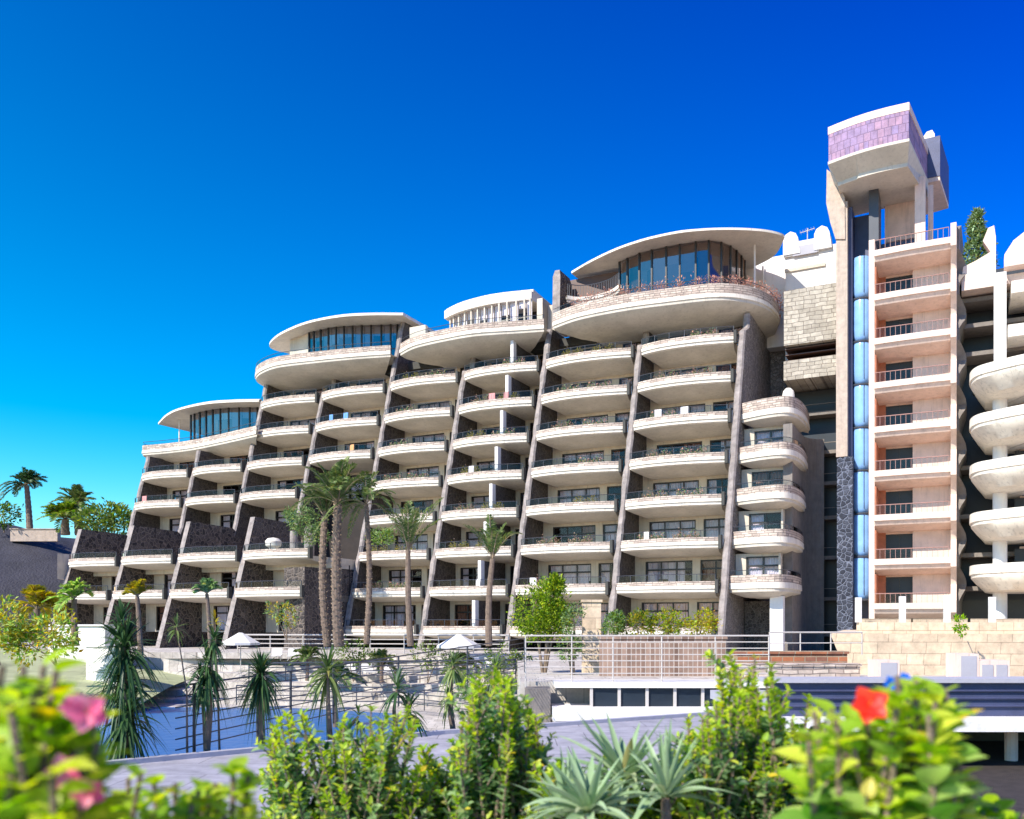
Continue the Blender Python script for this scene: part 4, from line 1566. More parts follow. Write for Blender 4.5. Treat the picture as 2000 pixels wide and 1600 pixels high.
# ======================= FENCES =======================
def railing(name, label, pts, ztops, zbot_off, nr, posts, mat, rail_r=0.022, post_r=0.035, group=None):
    root = thing(name, label, 'railing', (float(pts[0][0]), float(pts[0][1]), ztops[0] - zbot_off), group)
    P = [np.array(p, float) for p in pts]

    def pt(t):
        L = len(P) - 1
        i = min(L - 1, int(t * L))
        u = t * L - i
        return P[i] * (1 - u) + P[i + 1] * u, ztops[i] * (1 - u) + ztops[i + 1] * u
    for r_ in range(nr):
        m_ = MB()
        line = []
        for q in np.linspace(0, 1, 30):
            p, zt_ = pt(q)
            line.append((p[0], p[1], zt_ - zbot_off * r_ / nr))
        m_.tube(line, rail_r * (1.5 if r_ == 0 else 1), 6)
        part('rail', m_, mat, root)
    for q in posts:
        p, zt_ = pt(q)
        m_ = MB()
        m_.tube([(p[0], p[1] + 0.01, zt_ - zbot_off - 0.05), (p[0], p[1] + 0.01, zt_ + 0.01)], post_r, 6)
        part('post', m_, mat, root)
    return root


railing('pool_railing', 'dark horizontal bar railing running from the spiky plants toward the pool', [(-5.05, 13.3), (-3.45, 18.4), (0.44, 30.6)], [-0.95, -0.85, -0.52], 1.12, 7, [0.04, 0.2, 0.3, 0.45, 0.6, 0.78, 1.0], 'darksteel', 0.011, 0.026)
railing('white_fence', 'white metal fence with eight thin horizontal bars in front of the brown wall', [(0.46, 30.0), (8.7, 30.0)], [-0.43, -0.43], 1.7, 8, [0, 0.19, 0.36, 0.56, 0.78, 1.0], 'steel', 0.018, 0.024)
railing('terrace_railing', 'long thin pale railing along the palm terrace below the lower floors', [(-17.5, 56.5), (-0.2, 54.0)], [-0.75, -0.75], 1.1, 4, list(np.linspace(0, 1, 9)), 'steel', 0.035, 0.04)
railing('white_fence', 'short low railing with two bars right of the white column base', [(9.6, 33.0), (13.2, 33.4)], [-0.35, -0.35], 0.8, 2, [0, 0.33, 0.66, 1.0], 'steel', 0.02, 0.025)

# ======================= PARASOLS, LOUNGERS =======================
def parasol(x, y, zb_, h, r_, label, open_=True):
    root = thing('parasol', label, 'parasol', (x, y, zb_), 'white parasols around the pool')
    m_ = MB()
    m_.tube([(x, y, zb_), (x, y, zb_ + h)], 0.03, 8)
    part('pole', m_, 'steel', root)
    m_ = MB()
    n_ = 8
    e = [(x + r_ * math.cos(2 * math.pi * k / n_), y + r_ * math.sin(2 * math.pi * k / n_), zb_ + h - 0.62) for k in range(n_)]
    ib_ = [(p[0], p[1], p[2] - 0.14) for p in e]
    t_ = [(x + (p[0] - x) * 0.1, y + (p[1] - y) * 0.1, zb_ + h) for p in e]
    m_.loft([ib_, e, t_])
    part('canopy', m_, 'canvas', root)
    m_ = MB()
    m_.lathe([(0.3, 0), (0.3, 0.08), (0.05, 0.1), (0.05, 0.3)], (x, y, zb_), 12)
    part('base', m_, 'steel', root)
    return root


parasol(at(896, 0, 50)[0], 50.0, -3.7, 3.05, 1.25, 'open white parasol at the foot of the leaning palm trunks below the balconies')
parasol(at(470, 0, 55)[0], 55.0, -3.3, 2.7, 1.2, 'open white parasol on the steps between the dark spiky plants')


def lounger(x, y, z, a, label):
    root = thing('sun_lounger', label, 'sun lounger', (x, y, z), 'sun loungers on the stepped terrace', a)
    ORG[root.name] = (0, 0, 0)
    m_ = MB()
    m_.box(-0.33, 0.33, -0.95, 0.35, 0.28, 0.33)
    m_.box(-0.33, 0.33, 0.351, 0.95, 0.30, 0.35, 0, 0)
    part('seat', m_, 'canvas', root)
    m_ = MB()
    m_.add([(-0.33, 0.35, 0.34), (0.33, 0.35, 0.34), (0.33, 0.95, 0.75), (-0.33, 0.95, 0.75), (-0.33, 0.37, 0.30), (0.33, 0.37, 0.30), (0.33, 0.97, 0.71), (-0.33, 0.97, 0.71)],
           [(0, 1, 2, 3), (7, 6, 5, 4), (0, 4, 5, 1), (1, 5, 6, 2), (2, 6, 7, 3), (3, 7, 4, 0)])
    part('backrest', m_, 'canvas', root)
    for sx_ in (-0.3, 0.3):
        for sy_ in (-0.85, 0.8):
            m_ = MB()
            m_.tube([(sx_, sy_, 0), (sx_, sy_, 0.28)], 0.025, 6)
            part('leg', m_, 'steel', root)
    return root


places = [(540, 58.6, -2.45), (572, 58.2, -2.45), (604, 57.8, -2.45), (650, 55.2, -3.29), (684, 54.9, -3.29), (720, 54.6, -3.29), (760, 54.2, -3.29), (930, 54.0, -2.87), (965, 53.5, -2.87)]
lbl = 'white sun lounger on the pale steps between pool and palms'
first = lounger(at(places[0][0], 0, places[0][1])[0], places[0][1], places[0][2], 0.2, lbl)
for k, (px_, yy_, zz_) in enumerate(places[1:]):
    c = copy_tree(first)
    c.location = (at(px_, 0, yy_)[0], yy_, zz_)
    c.rotation_euler = (0, 0, 0.2 + 0.15 * math.sin(k * 2.1))

# ======================= PLANTS =======================
def mesh_np(name, V, Fc, mats, midx=None, smooth=False):
    me = bpy.data.meshes.new(name)
    V = np.asarray(V, np.float32)
    k = Fc.shape[1]
    me.vertices.add(len(V))
    me.vertices.foreach_set('co', V.ravel())
    me.loops.add(Fc.size)
    me.loops.foreach_set('vertex_index', Fc.astype(np.int32).ravel())
    me.polygons.add(len(Fc))
    me.polygons.foreach_set('loop_start', np.arange(0, Fc.size, k, dtype=np.int32))
    me.polygons.foreach_set('loop_total', np.full(len(Fc), k, np.int32))
    for m_ in mats:
        me.materials.append(M[m_])
    if midx is not None:
        me.polygons.foreach_set('material_index', midx.astype(np.int32))
    if smooth:
        me.polygons.foreach_set('use_smooth', np.ones(len(Fc), bool))
    me.update(calc_edges=True)
    return me


def unit(a):
    return a / (np.linalg.norm(a, axis=-1, keepdims=True) + 1e-9)


SMALL = (np.array([(0, 0, 0), (0.35, 0.5, 0.10), (0.75, 0.36, 0.08), (1, 0, -0.05), (0.75, -0.36, 0.08), (0.35, -0.5, 0.10), (0.55, 0, 0.0)]),
         np.array([(0, 6, 1), (1, 6, 2), (2, 6, 3), (3, 6, 4), (4, 6, 5), (5, 6, 0)]))
DIAM = (np.array([(0, 0, 0), (0.45, 0.5, 0.08), (1, 0, 0), (0.45, -0.5, 0.08)]), np.array([(0, 2, 1), (0, 3, 2)]))


def big_leaf():
    v, f = [], []
    n = 7
    for i in range(n + 1):
        t = i / n
        wd = 0.5 * math.sin(math.pi * t ** 0.75) ** 0.8 * (1.0 if t < 1 else 0)
        dz = -0.22 * t * t
        for j, a in enumerate((-1, -0.5, 0, 0.5, 1)):
            v.append((t, a * wd, dz + abs(a) * wd * 0.28))
    for i in range(n):
        for j in range(4):
            a = i * 5 + j
            f.append((a, a + 5, a + 6, a + 1))
    return np.array(v), np.array(f)


BIG = big_leaf()


def leaves(pos, dr, nr, L, W, tmpl, r):
    tv, tf = tmpl
    dr = unit(dr)
    sd_ = unit(np.cross(nr, dr))
    up = np.cross(dr, sd_)
    V = pos[:, None, :] + dr[:, None, :] * (tv[None, :, 0:1] * L[:, None, None]) + sd_[:, None, :] * (tv[None, :, 1:2] * W[:, None, None]) + up[:, None, :] * (tv[None, :, 2:3] * L[:, None, None])
    n = len(pos)
    Fc = tf[None, :, :] + (np.arange(n) * len(tv))[:, None, None]
    return V.reshape(-1, 3), Fc.reshape(-1, tf.shape[1])


def put_mesh(name, me, parent, label=None):
    o = link(name, me, parent)
    return tag(o, label=label)


def stems(root, org, paths, radii, mat, name='stem', n=5):
    mb_ = MB()
    for p, r_ in zip(paths, radii):
        mb_.tube([tuple(q) for q in p], list(np.linspace(r_, r_ * 0.35, len(p))), n, caps=False)
    o = link(name, mb_.mesh(name, mat, org, True), root)
    return o


def spray_shrub(name, label, base, tips, leafL, leafW, mats, per=60, seed=1, tmpl=SMALL, group=None, stemmat='bark', cat='shrub', tipfrac=0.16, spread=0.05, sub=3, jitter=0.35, start=0.25, flowers=None, sublen=9.0):
    """branches grown from the base to given tips; leaves ring every branch and its side twigs"""
    r = np.random.default_rng(seed)
    base = np.array(base, float)
    root = thing(name, label, cat, tuple(base), group)
    P, D, NR, TI = [], [], [], []
    paths, rads = [], []
    for tip in tips:
        tip = np.array(tip, float)
        b0 = base + r.normal(0, spread, 3) * np.array([1, 1, 0])
        ln = np.linalg.norm(tip - b0)
        ctrl = (b0 + tip) / 2 + np.array([0, 0, 0.12 * ln]) + (tip - b0) * np.array([0.15, 0.15, 0]) + r.normal(0, 0.04 * ln, 3)
        main = [(1 - t) ** 2 * b0 + 2 * t * (1 - t) * ctrl + t * t * tip for t in np.linspace(0, 1, 9)]
        paths.append(main)
        rads.append(0.006 + 0.006 * ln)
        lines = [(main, start)]
        for k in range(sub):
            q = r.uniform(0.35, 0.9)
            i0 = q * 8
            a = main[int(i0)]
            dirn = unit(main[min(8, int(i0) + 1)] - main[int(i0)])
            off = r.normal(0, 1, 3)
            off -= off.dot(dirn) * dirn
            off = unit(off)
            l2 = min(ln * r.uniform(0.12, 0.28), sublen * r.uniform(0.6, 1.2))
            e = a + (dirn * 0.8 + off * 0.75 + np.array([0, 0, 0.35])) * l2
            tw_ = [a * (1 - t) + e * t + np.array([0, 0, 0.08 * l2 * math.sin(math.pi * t)]) for t in np.linspace(0, 1, 5)]
            paths.append(tw_)
            rads.append(0.004 + 0.002 * ln)
            lines.append((tw_, 0.1))
        for ln_, st in lines:
            arr = np.array(ln_)
            L = np.linalg.norm(np.diff(arr, axis=0), axis=1).sum()
            n = int(per * L)
            if n < 3:
                continue
            t = st + (1 - st) * np.sort(r.uniform(0, 1, n)) ** 0.85
            idx = np.minimum(len(arr) - 2, (t * (len(arr) - 1)).astype(int))
            u = (t * (len(arr) - 1) - idx)[:, None]
            pos = arr[idx] * (1 - u) + arr[idx + 1] * u
            dd = unit(arr[idx + 1] - arr[idx])
            ang = np.arange(n) * 2.4 + r.normal(0, 0.4, n)
            e1 = unit(np.cross(dd, np.array([0.3, 0.2, 1.0])))
            e2 = np.cross(dd, e1)
            out = e1 * np.cos(ang)[:, None] + e2 * np.sin(ang)[:, None]
            P.append(pos)
            D.append(out + dd * 0.7 + r.normal(0, jitter, (n, 3)) * 0.5)
            NR.append(dd + np.array([0, 0, 0.6]) + r.normal(0, jitter, (n, 3)))
            TI.append(t > 1 - tipfrac)
    P, D, NR, TI = map(np.concatenate, (P, D, NR, TI))
    L = leafL * r.uniform(0.45, 1.35, len(P)) * np.where(TI, 0.8, 1.0)
    W = leafW * L / leafL
    V, Fc = leaves(P, D, NR, L, W, tmpl, r)
    mi = np.repeat(TI.astype(int), tmpl[1].shape[0])
    put_mesh('foliage', mesh_np('foliage', V - base, Fc, mats, mi, smooth=(tmpl is BIG)), root)
    stems(root, tuple(base), paths, rads, stemmat)
    return root


def flower(root, c, axis, size, mat, name='flower', seed=0, np_=5):
    r = np.random.default_rng(seed)
    base = np.array(ORG[root.name])
    axis = unit(np.array(axis, float))
    e1 = unit(np.cross(axis, [0.2, 0.1, 1.0]))
    e2 = np.cross(axis, e1)
    pos = np.repeat(np.array(c, float)[None], np_, 0)
    an = np.arange(np_) * 2 * math.pi / np_ + 0.3
    out = e1 * np.cos(an)[:, None] + e2 * np.sin(an)[:, None]
    D = out + axis * 0.5 + r.normal(0, 0.1, (np_, 3))
    V, Fc = leaves(pos, D, axis + r.normal(0, 0.12, (np_, 3)), np.full(np_, size), np.full(np_, size * 0.95), BIG, r)
    o = put_mesh(name, mesh_np(name, V - base, Fc, [mat], smooth=True), root)
    m_ = MB()
    tip = np.array(c) + axis * size * 0.9
    m_.tube([tuple(np.array(c) - base), tuple(tip - base)], 0.035 * size, 5)
    link('stamen', m_.mesh('stamen', 'goldleaf'), o)
    return o


def tips_from(pxs, Y, dy=0.25, seed=1, n_extra=0):
    r = np.random.default_rng(seed)
    out = []
    for px_, py_ in pxs:
        out.append(at(px_, py_, Y + r.uniform(-dy, dy)))
    return out


def fill_tips(x0, x1, ytop, ybot, Y, dy, n, seed):
    """random extra tips filling a region of the picture below the given outline function"""
    r = np.random.default_rng(seed)
    out = []
    for _ in range(n):
        x = r.uniform(x0, x1)
        y = ytop(x) + (ybot - ytop(x)) * r.uniform(0.03, 1) ** 1.1
        out.append(at(x, y, Y + r.uniform(-dy, dy)))
    return out


def interp(pts):
    xs = [p[0] for p in pts]
    ys = [p[1] for p in pts]
    return lambda x: float(np.interp(x, xs, ys))


# -- shrub in front of the pool, centre left
top = interp([(500, 1500), (530, 1400), (590, 1385), (640, 1450), (670, 1400), (720, 1385), (760, 1400), (800, 1370), (830, 1420), (850, 1500)])
tp = tips_from([(520, 1500), (535, 1420), (560, 1395), (590, 1390), (650, 1440), (672, 1402), (725, 1385), (758, 1395), (800, 1370), (812, 1400), (842, 1460), (850, 1520)], 5.2)
spray_shrub('leafy_shrub', 'wide upright green shrub with yellow tips in front of the blue pool', at(675, 1850, 5.2) * np.array([1, 1, 0]) + np.array([0, 0, -2.0]),
            tp + fill_tips(515, 850, top, 1640, 5.2, 0.45, 115, 11), 0.058, 0.028, ['leafA', 'leafTip'], per=75, seed=21, sublen=0.16, spread=0.2)
top = interp([(880, 1500), (900, 1400), (930, 1320), (960, 1300), (1000, 1320), (1040, 1380), (1060, 1450), (1080, 1520)])
tp = tips_from([(905, 1400), (925, 1330), (940, 1345), (965, 1300), (985, 1330), (1000, 1320), (1030, 1370), (1045, 1400), (1060, 1450)], 5.0)
spray_shrub('leafy_shrub', 'tall narrow green shrub in the middle, left of the pale agave', at(960, 1850, 5.0) * np.array([1, 1, 0]) + np.array([0, 0, -2.0]),
            tp + fill_tips(885, 1075, top, 1640, 5.0, 0.4, 130, 12), 0.058, 0.028, ['leafA', 'leafTip'], per=80, seed=22, sublen=0.16, spread=0.15)
top = interp([(1330, 1560), (1350, 1420), (1400, 1310), (1430, 1290), (1480, 1290), (1530, 1350), (1560, 1400), (1620, 1440)])
tp = tips_from([(1345, 1400), (1380, 1370), (1405, 1310), (1425, 1275), (1440, 1300), (1475, 1285), (1505, 1300), (1540, 1350), (1580, 1360), (1600, 1380)], 4.4)
spray_shrub('leafy_shrub', 'bushy green shrub with yellow tips right of the pale agave', at(1460, 1850, 4.4) * np.array([1, 1, 0]) + np.array([0, 0, -2.0]),
            tp + fill_tips(1340, 1610, top, 1650, 4.4, 0.4, 190, 13), 0.052, 0.027, ['leafA', 'leafTip'], per=82, seed=23, sublen=0.16, spread=0.18)

# -- hibiscus on the right, near and out of focus
top = interp([(1560, 1440), (1600, 1390), (1660, 1400), (1730, 1350), (1800, 1340), (1850, 1380), (1870, 1470)])
tp = tips_from([(1590, 1390), (1625, 1385), (1660, 1400), (1735, 1345), (1752, 1320), (1790, 1330), (1845, 1345), (1850, 1400), (1870, 1450), (1865, 1500), (1868, 1560), (1835, 1370), (1700, 1420), (1810, 1345)], 2.1, 0.12)
hb = spray_shrub('hibiscus_bush', 'bright pale green hibiscus bush with one red flower by the concrete deck', at(1720, 1900, 2.1) * np.array([1, 1, 0]) + np.array([0, 0, -2.0]),
                 tp + fill_tips(1570, 1850, top, 1640, 2.1, 0.22, 60, 14), 0.082, 0.056, ['leafC', 'leafTip'], per=34, seed=24, sublen=0.07, tmpl=BIG, spread=0.12, tipfrac=0.1)
flower(hb, at(1697, 1378, 1.85), (-0.25, -0.85, 0.25), 0.044, 'redpetal', 'red_flower', 3)
for k, (x_, y_, s_) in enumerate(((1738, 1335, 0.022), (1775, 1337, 0.02), (1818, 1352, 0.026), (1765, 1325, 0.018))):
    flower(hb, at(x_, y_, 2.25), (0.1, -0.9, 0.2), s_, 'bluepetal', 'blue_flower', 40 + k)
top = interp([(1800, 1560), (1900, 1580), (2010, 1560)])
spray_shrub('ground_shrub', 'low dark green shrub under the concrete deck at the picture corner', at(1930, 2100, 2.6) * np.array([1, 1, 0]) + np.array([0, 0, -2.0]),
            fill_tips(1830, 2010, top, 1640, 2.6, 0.3, 26, 19), 0.07, 0.05, ['leafB', 'leafB'], per=40, seed=29, sublen=0.07, tmpl=BIG, spread=0.12)

# -- hibiscus on the left, nearest, soft
top = interp([(-20, 1300), (20, 1310), (60, 1350), (110, 1320), (150, 1370), (190, 1420), (200, 1520)])
tp = tips_from([(5, 1300), (45, 1300), (60, 1345), (85, 1300), (110, 1310), (150, 1350), (185, 1400), (190, 1450), (195, 1520)], 1.55, 0.1)
hl = spray_shrub('hibiscus_bush', 'bright yellow green hibiscus bush with soft pink flowers at the picture edge', at(60, 2300, 1.55) * np.array([1, 1, 0]) + np.array([0, 0, -2.0]),
                 tp + fill_tips(-40, 185, top, 1640, 1.55, 0.2, 46, 15), 0.072, 0.052, ['leafB', 'leafTip'], per=44, seed=25, sublen=0.07, tmpl=BIG, spread=0.1, tipfrac=0.3)
for k, (x_, y_, s_) in enumerate(((170, 1390, 0.035), (140, 1380, 0.02), (125, 1505, 0.03), (172, 1550, 0.028))):
    flower(hl, at(x_, y_, 1.42), (0.3, -0.8, 0.1), s_, 'pinkpetal', 'pink_flower', 50 + k)
top = interp([(190, 1560), (240, 1520), (300, 1510), (360, 1540), (430, 1510), (470, 1500), (490, 1560)])
tp = tips_from([(205, 1560), (250, 1520), (275, 1510), (300, 1525), (342, 1530), (400, 1540), (420, 1530), (455, 1505), (485, 1515)], 2.0, 0.08)
spray_shrub('round_leaf_shrub', 'low bright green round leaved shrub on the path beside the pink flowered hibiscus', at(340, 2100, 2.0) * np.array([1, 1, 0]) + np.array([0, 0, -2.0]),
            tp + fill_tips(200, 480, top, 1640, 2.0, 0.15, 34, 16), 0.06, 0.05, ['leafB', 'leafTip'], per=40, seed=26, sublen=0.07, tmpl=BIG, spread=0.1, tipfrac=0.2)


# -- strap-leaved rosettes
def straps(base, dirs, L, Wd, droop, r, nseg=7, fold=0.25):
    n = len(dirs)
    t = np.linspace(0, 1, nseg + 1)
    dirs = unit(dirs)
    side = unit(np.cross(dirs, np.array([0, 0, 1.0])) + r.normal(0, 0.15, (n, 3)))
    C = base[:, None, :] + dirs[:, None, :] * (L[:, None] * t[None])[:, :, None]
    C[:, :, 2] -= (droop[:, None] * L[:, None] * t[None] ** 2.2)
    prof = np.where(t < 0.3, 0.55 + 1.5 * t, 1.0) * (1 - t ** 2.5)
    wv = Wd[:, None] * prof[None] * 0.5
    up = unit(np.cross(side, dirs))
    Lf = C + side[:, None, :] * wv[:, :, None] + up[:, None, :] * (wv * fold)[:, :, None]
    Rt = C - side[:, None, :] * wv[:, :, None] + up[:, None, :] * (wv * fold)[:, :, None]
    V = np.stack([Lf, C, Rt], axis=2).reshape(n, -1, 3)
    f = []
    for i in range(nseg):
        a = i * 3
        f += [(a, a + 1, a + 4, a + 3), (a + 1, a + 2, a + 5, a + 4)]
    f = np.array(f)
    Fc = f[None] + (np.arange(n) * V.shape[1])[:, None, None]
    return V.reshape(-1, 3), Fc.reshape(-1, 4)


def dracaena(name, label, foot, heads, leafL, mat='leafD', n=90, seed=1, up=0.9, wd=0.035, skirt=0.5, group=None, cat='dracaena', tr=0.05):
    r = np.random.default_rng(seed)
    foot = np.array(foot, float)
    root = thing(name, label, cat, tuple(foot), group)
    Vs, Fs = [], []
    o_ = 0
    paths, rads = [], []
    for hd, sc__ in heads:
        hd = np.array(hd, float)
        mid = (foot + hd) / 2 + r.normal(0, 0.05, 3)
        paths.append([foot, mid, hd])
        rads.append(tr)
        k = int(n * sc__)
        az = r.uniform(0, 2 * math.pi, k)
        el = r.uniform(-skirt, 1.0, k) * math.pi / 2 * up
        d = np.stack([np.cos(az) * np.cos(el), np.sin(az) * np.cos(el), np.sin(el)], 1)
        b = hd + d * 0.02 + np.stack([np.zeros(k), np.zeros(k), (el / 1.57) * 0.25 * leafL - 0.1 * leafL], 1)
        L = leafL * sc__ * r.uniform(0.7, 1.1, k)
        dr = np.clip(0.75 - 0.55 * np.sin(el), 0.05, 1.2) * r.uniform(0.6, 1.2, k)
        V, Fc = straps(b, d, L, np.full(k, wd) * r.uniform(0.7, 1.2, k), dr, r)
        Vs.append(V)
        Fs.append(Fc + o_)
        o_ += len(V)
    V = np.concatenate(Vs) - foot
    put_mesh('crown', mesh_np('crown', V, np.concatenate(Fs), [mat], smooth=True), root)
    stems(root, tuple(foot), paths, rads, 'bark', 'trunk', 7)
    return root


GRP = 'spiky plants in the bed behind the path'


def foot_on_bed(px_):
    # point of the bed line under that picture column
    r_ = (px_ - 1000) / F
    for i in range(len(PL) - 1):
        a, b = np.array(PL[i]), np.array(PL[i + 1])
        for t in np.linspace(0, 1, 60):
            p = a + (b - a) * t + np.array([-0.15, 0.45])
            if p[0] / p[1] >= r_:
                return np.array([p[0], p[1], -2.07])
    return np.array([PL[-1][0], PL[-1][1], -2.07])


f1 = foot_on_bed(245)
dracaena('dracaena', 'tallest and darkest spiky plant with long drooping leaves reaching the ground', f1,
         [(at(243, 1265, f1[1]), 1.0), (at(240, 1330, f1[1] + 0.1), 1.1), (at(247, 1400, f1[1]), 1.0), (at(238, 1215, f1[1]), 0.55)], 0.62, n=150, seed=31, skirt=0.9, wd=0.045, group=GRP)
f1 = foot_on_bed(402)
dracaena('dracaena', 'spiky plant with two heads on a thin bare trunk, second tallest', f1, [(at(405, 1300, f1[1]), 1.0), (at(418, 1250, f1[1]), 0.6), (at(392, 1330, f1[1]), 0.7)], 0.46, n=110, seed=32, skirt=0.7, group=GRP)
f1 = foot_on_bed(508)
dracaena('dracaena', 'round single headed dark spiky plant before the dark railing', f1, [(at(510, 1312, f1[1]), 1.0), (at(510, 1325, f1[1]), 0.9)], 0.50, n=130, seed=33, skirt=0.75, group=GRP)
f1 = foot_on_bed(640)
dracaena('dracaena', 'pale green spiky plant behind the leafy shrub, mop headed', f1, [(at(640, 1310, f1[1]), 1.0), (at(700, 1400, f1[1]), 0.4)], 0.50, mat='palmleaf', n=80, seed=34, skirt=0.75, wd=0.05, group=GRP)
f1 = foot_on_bed(775)
dracaena('dracaena', 'small spiky plant with thick arching leaves between the two tall shrubs', f1, [(at(775, 1345, f1[1]), 0.8), (at(800, 1385, f1[1]), 0.8)], 0.55, mat='leafD', n=46, seed=35, skirt=0.5, wd=0.06, group=GRP)
f1 = foot_on_bed(886)
dracaena('dracaena', 'spiky plant with two stacked heads on a pale trunk left of the narrow shrub', f1, [(at(885, 1300, f1[1]), 0.8), (at(875, 1365, f1[1]), 0.6)], 0.45, mat='palmleaf', n=80, seed=36, skirt=0.7, wd=0.045, group=GRP)
f1 = foot_on_bed(968)
dracaena('dracaena', 'yellow green spiky plant rising behind the narrow shrub', f1, [(at(968, 1310, f1[1]), 0.8), (at(940, 1360, f1[1]), 0.5)], 0.5, mat='palmleaf', n=70, seed=37, skirt=0.6, wd=0.05, group=GRP)

# thin young cane plants in the same bed
f1 = foot_on_bed(360)
dracaena('cane_plant', 'thin cane plant with a small wispy tuft between two dark spiky plants', f1, [(at(345, 1225, f1[1]), 0.5)], 0.4, mat='palmleaf', n=60, seed=38, skirt=0.4, group=GRP, tr=0.02)
f1 = foot_on_bed(425)
dracaena('cane_plant', 'thin cane plant with an orange tinged tuft above the two headed spiky plant', f1, [(at(420, 1215, f1[1] + .2), 0.5)], 0.45, mat='goldleaf', n=30, seed=39, skirt=0.1, group=GRP, tr=0.02)


# -- agaves in the foreground
def agave(label, c, L, Wd, n, seed, lo=0.05, hi=1.0):
    r = np.random.default_rng(seed)
    c = np.array(c, float)
    foot = np.array([c[0], c[1], -2.0])
    root = thing('agave', label, 'agave', tuple(foot), 'pale agaves between the tall shrubs')
    az = np.arange(n) * 2.399 + r.normal(0, 0.2, n)
    el = np.linspace(hi, lo, n) * math.pi / 2
    d = np.stack([np.cos(az) * np.cos(el), np.sin(az) * np.cos(el), np.sin(el)], 1)
    V, Fc = straps(np.repeat(c[None], n, 0) + d * 0.03, d, L * r.uniform(0.75, 1.1, n), Wd * r.uniform(0.8, 1.15, n), np.clip(0.55 - 0.5 * np.sin(el), 0.0, 1) * r.uniform(0.5, 1.6, n), r, 10, 0.5)
    put_mesh('leaves', mesh_np('leaves', V - foot, Fc, ['leafE'], smooth=True), root)
    stems(root, tuple(foot), [[foot, (foot + c) / 2 + np.array([0.02, 0, 0]), c]], [0.06], 'bark', 'stem', 7)


agave('large pale agave with upright leaves in front of the white pool building', at(1220, 1530, 4.5), 0.42, 0.05, 50, 41, hi=0.7)
agave('pale agave with broad spread leaves, lowest and left of the larger one', at(1150, 1590, 3.9), 0.36, 0.045, 44, 42, hi=0.7)
agave('pale agave with narrow leaves between the narrow shrub and the broad agave', at(1105, 1600, 4.3), 0.34, 0.045, 30, 44)
agave('small pale agave half hidden by the bushy shrub', at(1300, 1560, 4.0), 0.34, 0.032, 44, 43)
top = interp([(1040, 1450), (1080, 1470), (1120, 1500), (1200, 1530), (1300, 1470), (1360, 1420)])
spray_shrub('ground_shrub', 'low dark green shrub filling the gap under the pale agaves', at(1200, 1900, 4.9) * np.array([1, 1, 0]) + np.array([0, 0, -2.0]),
            fill_tips(1040, 1360, top, 1680, 4.9, 0.5, 230, 17), 0.07, 0.035, ['leafA', 'leafTip'], per=60, seed=27, sublen=0.16, spread=0.4)


top = interp([(820, 1450), (860, 1500), (880, 1480), (900, 1440)])
spray_shrub('ground_shrub', 'low green shrub closing the gap between the wide and the narrow tall shrub', at(870, 1900, 5.4) * np.array([1, 1, 0]) + np.array([0, 0, -2.0]),
            fill_tips(820, 920, top, 1680, 5.4, 0.3, 70, 18), 0.06, 0.03, ['leafA', 'leafTip'], per=60, seed=28, spread=0.3, sublen=0.16)
top = interp([(1280, 1500), (1330, 1420), (1560, 1400), (1640, 1440)])
spray_shrub('ground_shrub', 'low green shrub under the bushy shrub and the hibiscus with the red flower', at(1450, 1950, 4.9) * np.array([1, 1, 0]) + np.array([0, 0, -2.0]),
            fill_tips(1300, 1640, top, 1680, 4.9, 0.3, 150, 20), 0.07, 0.04, ['leafA', 'leafTip'], per=60, seed=30, spread=0.4, sublen=0.16)


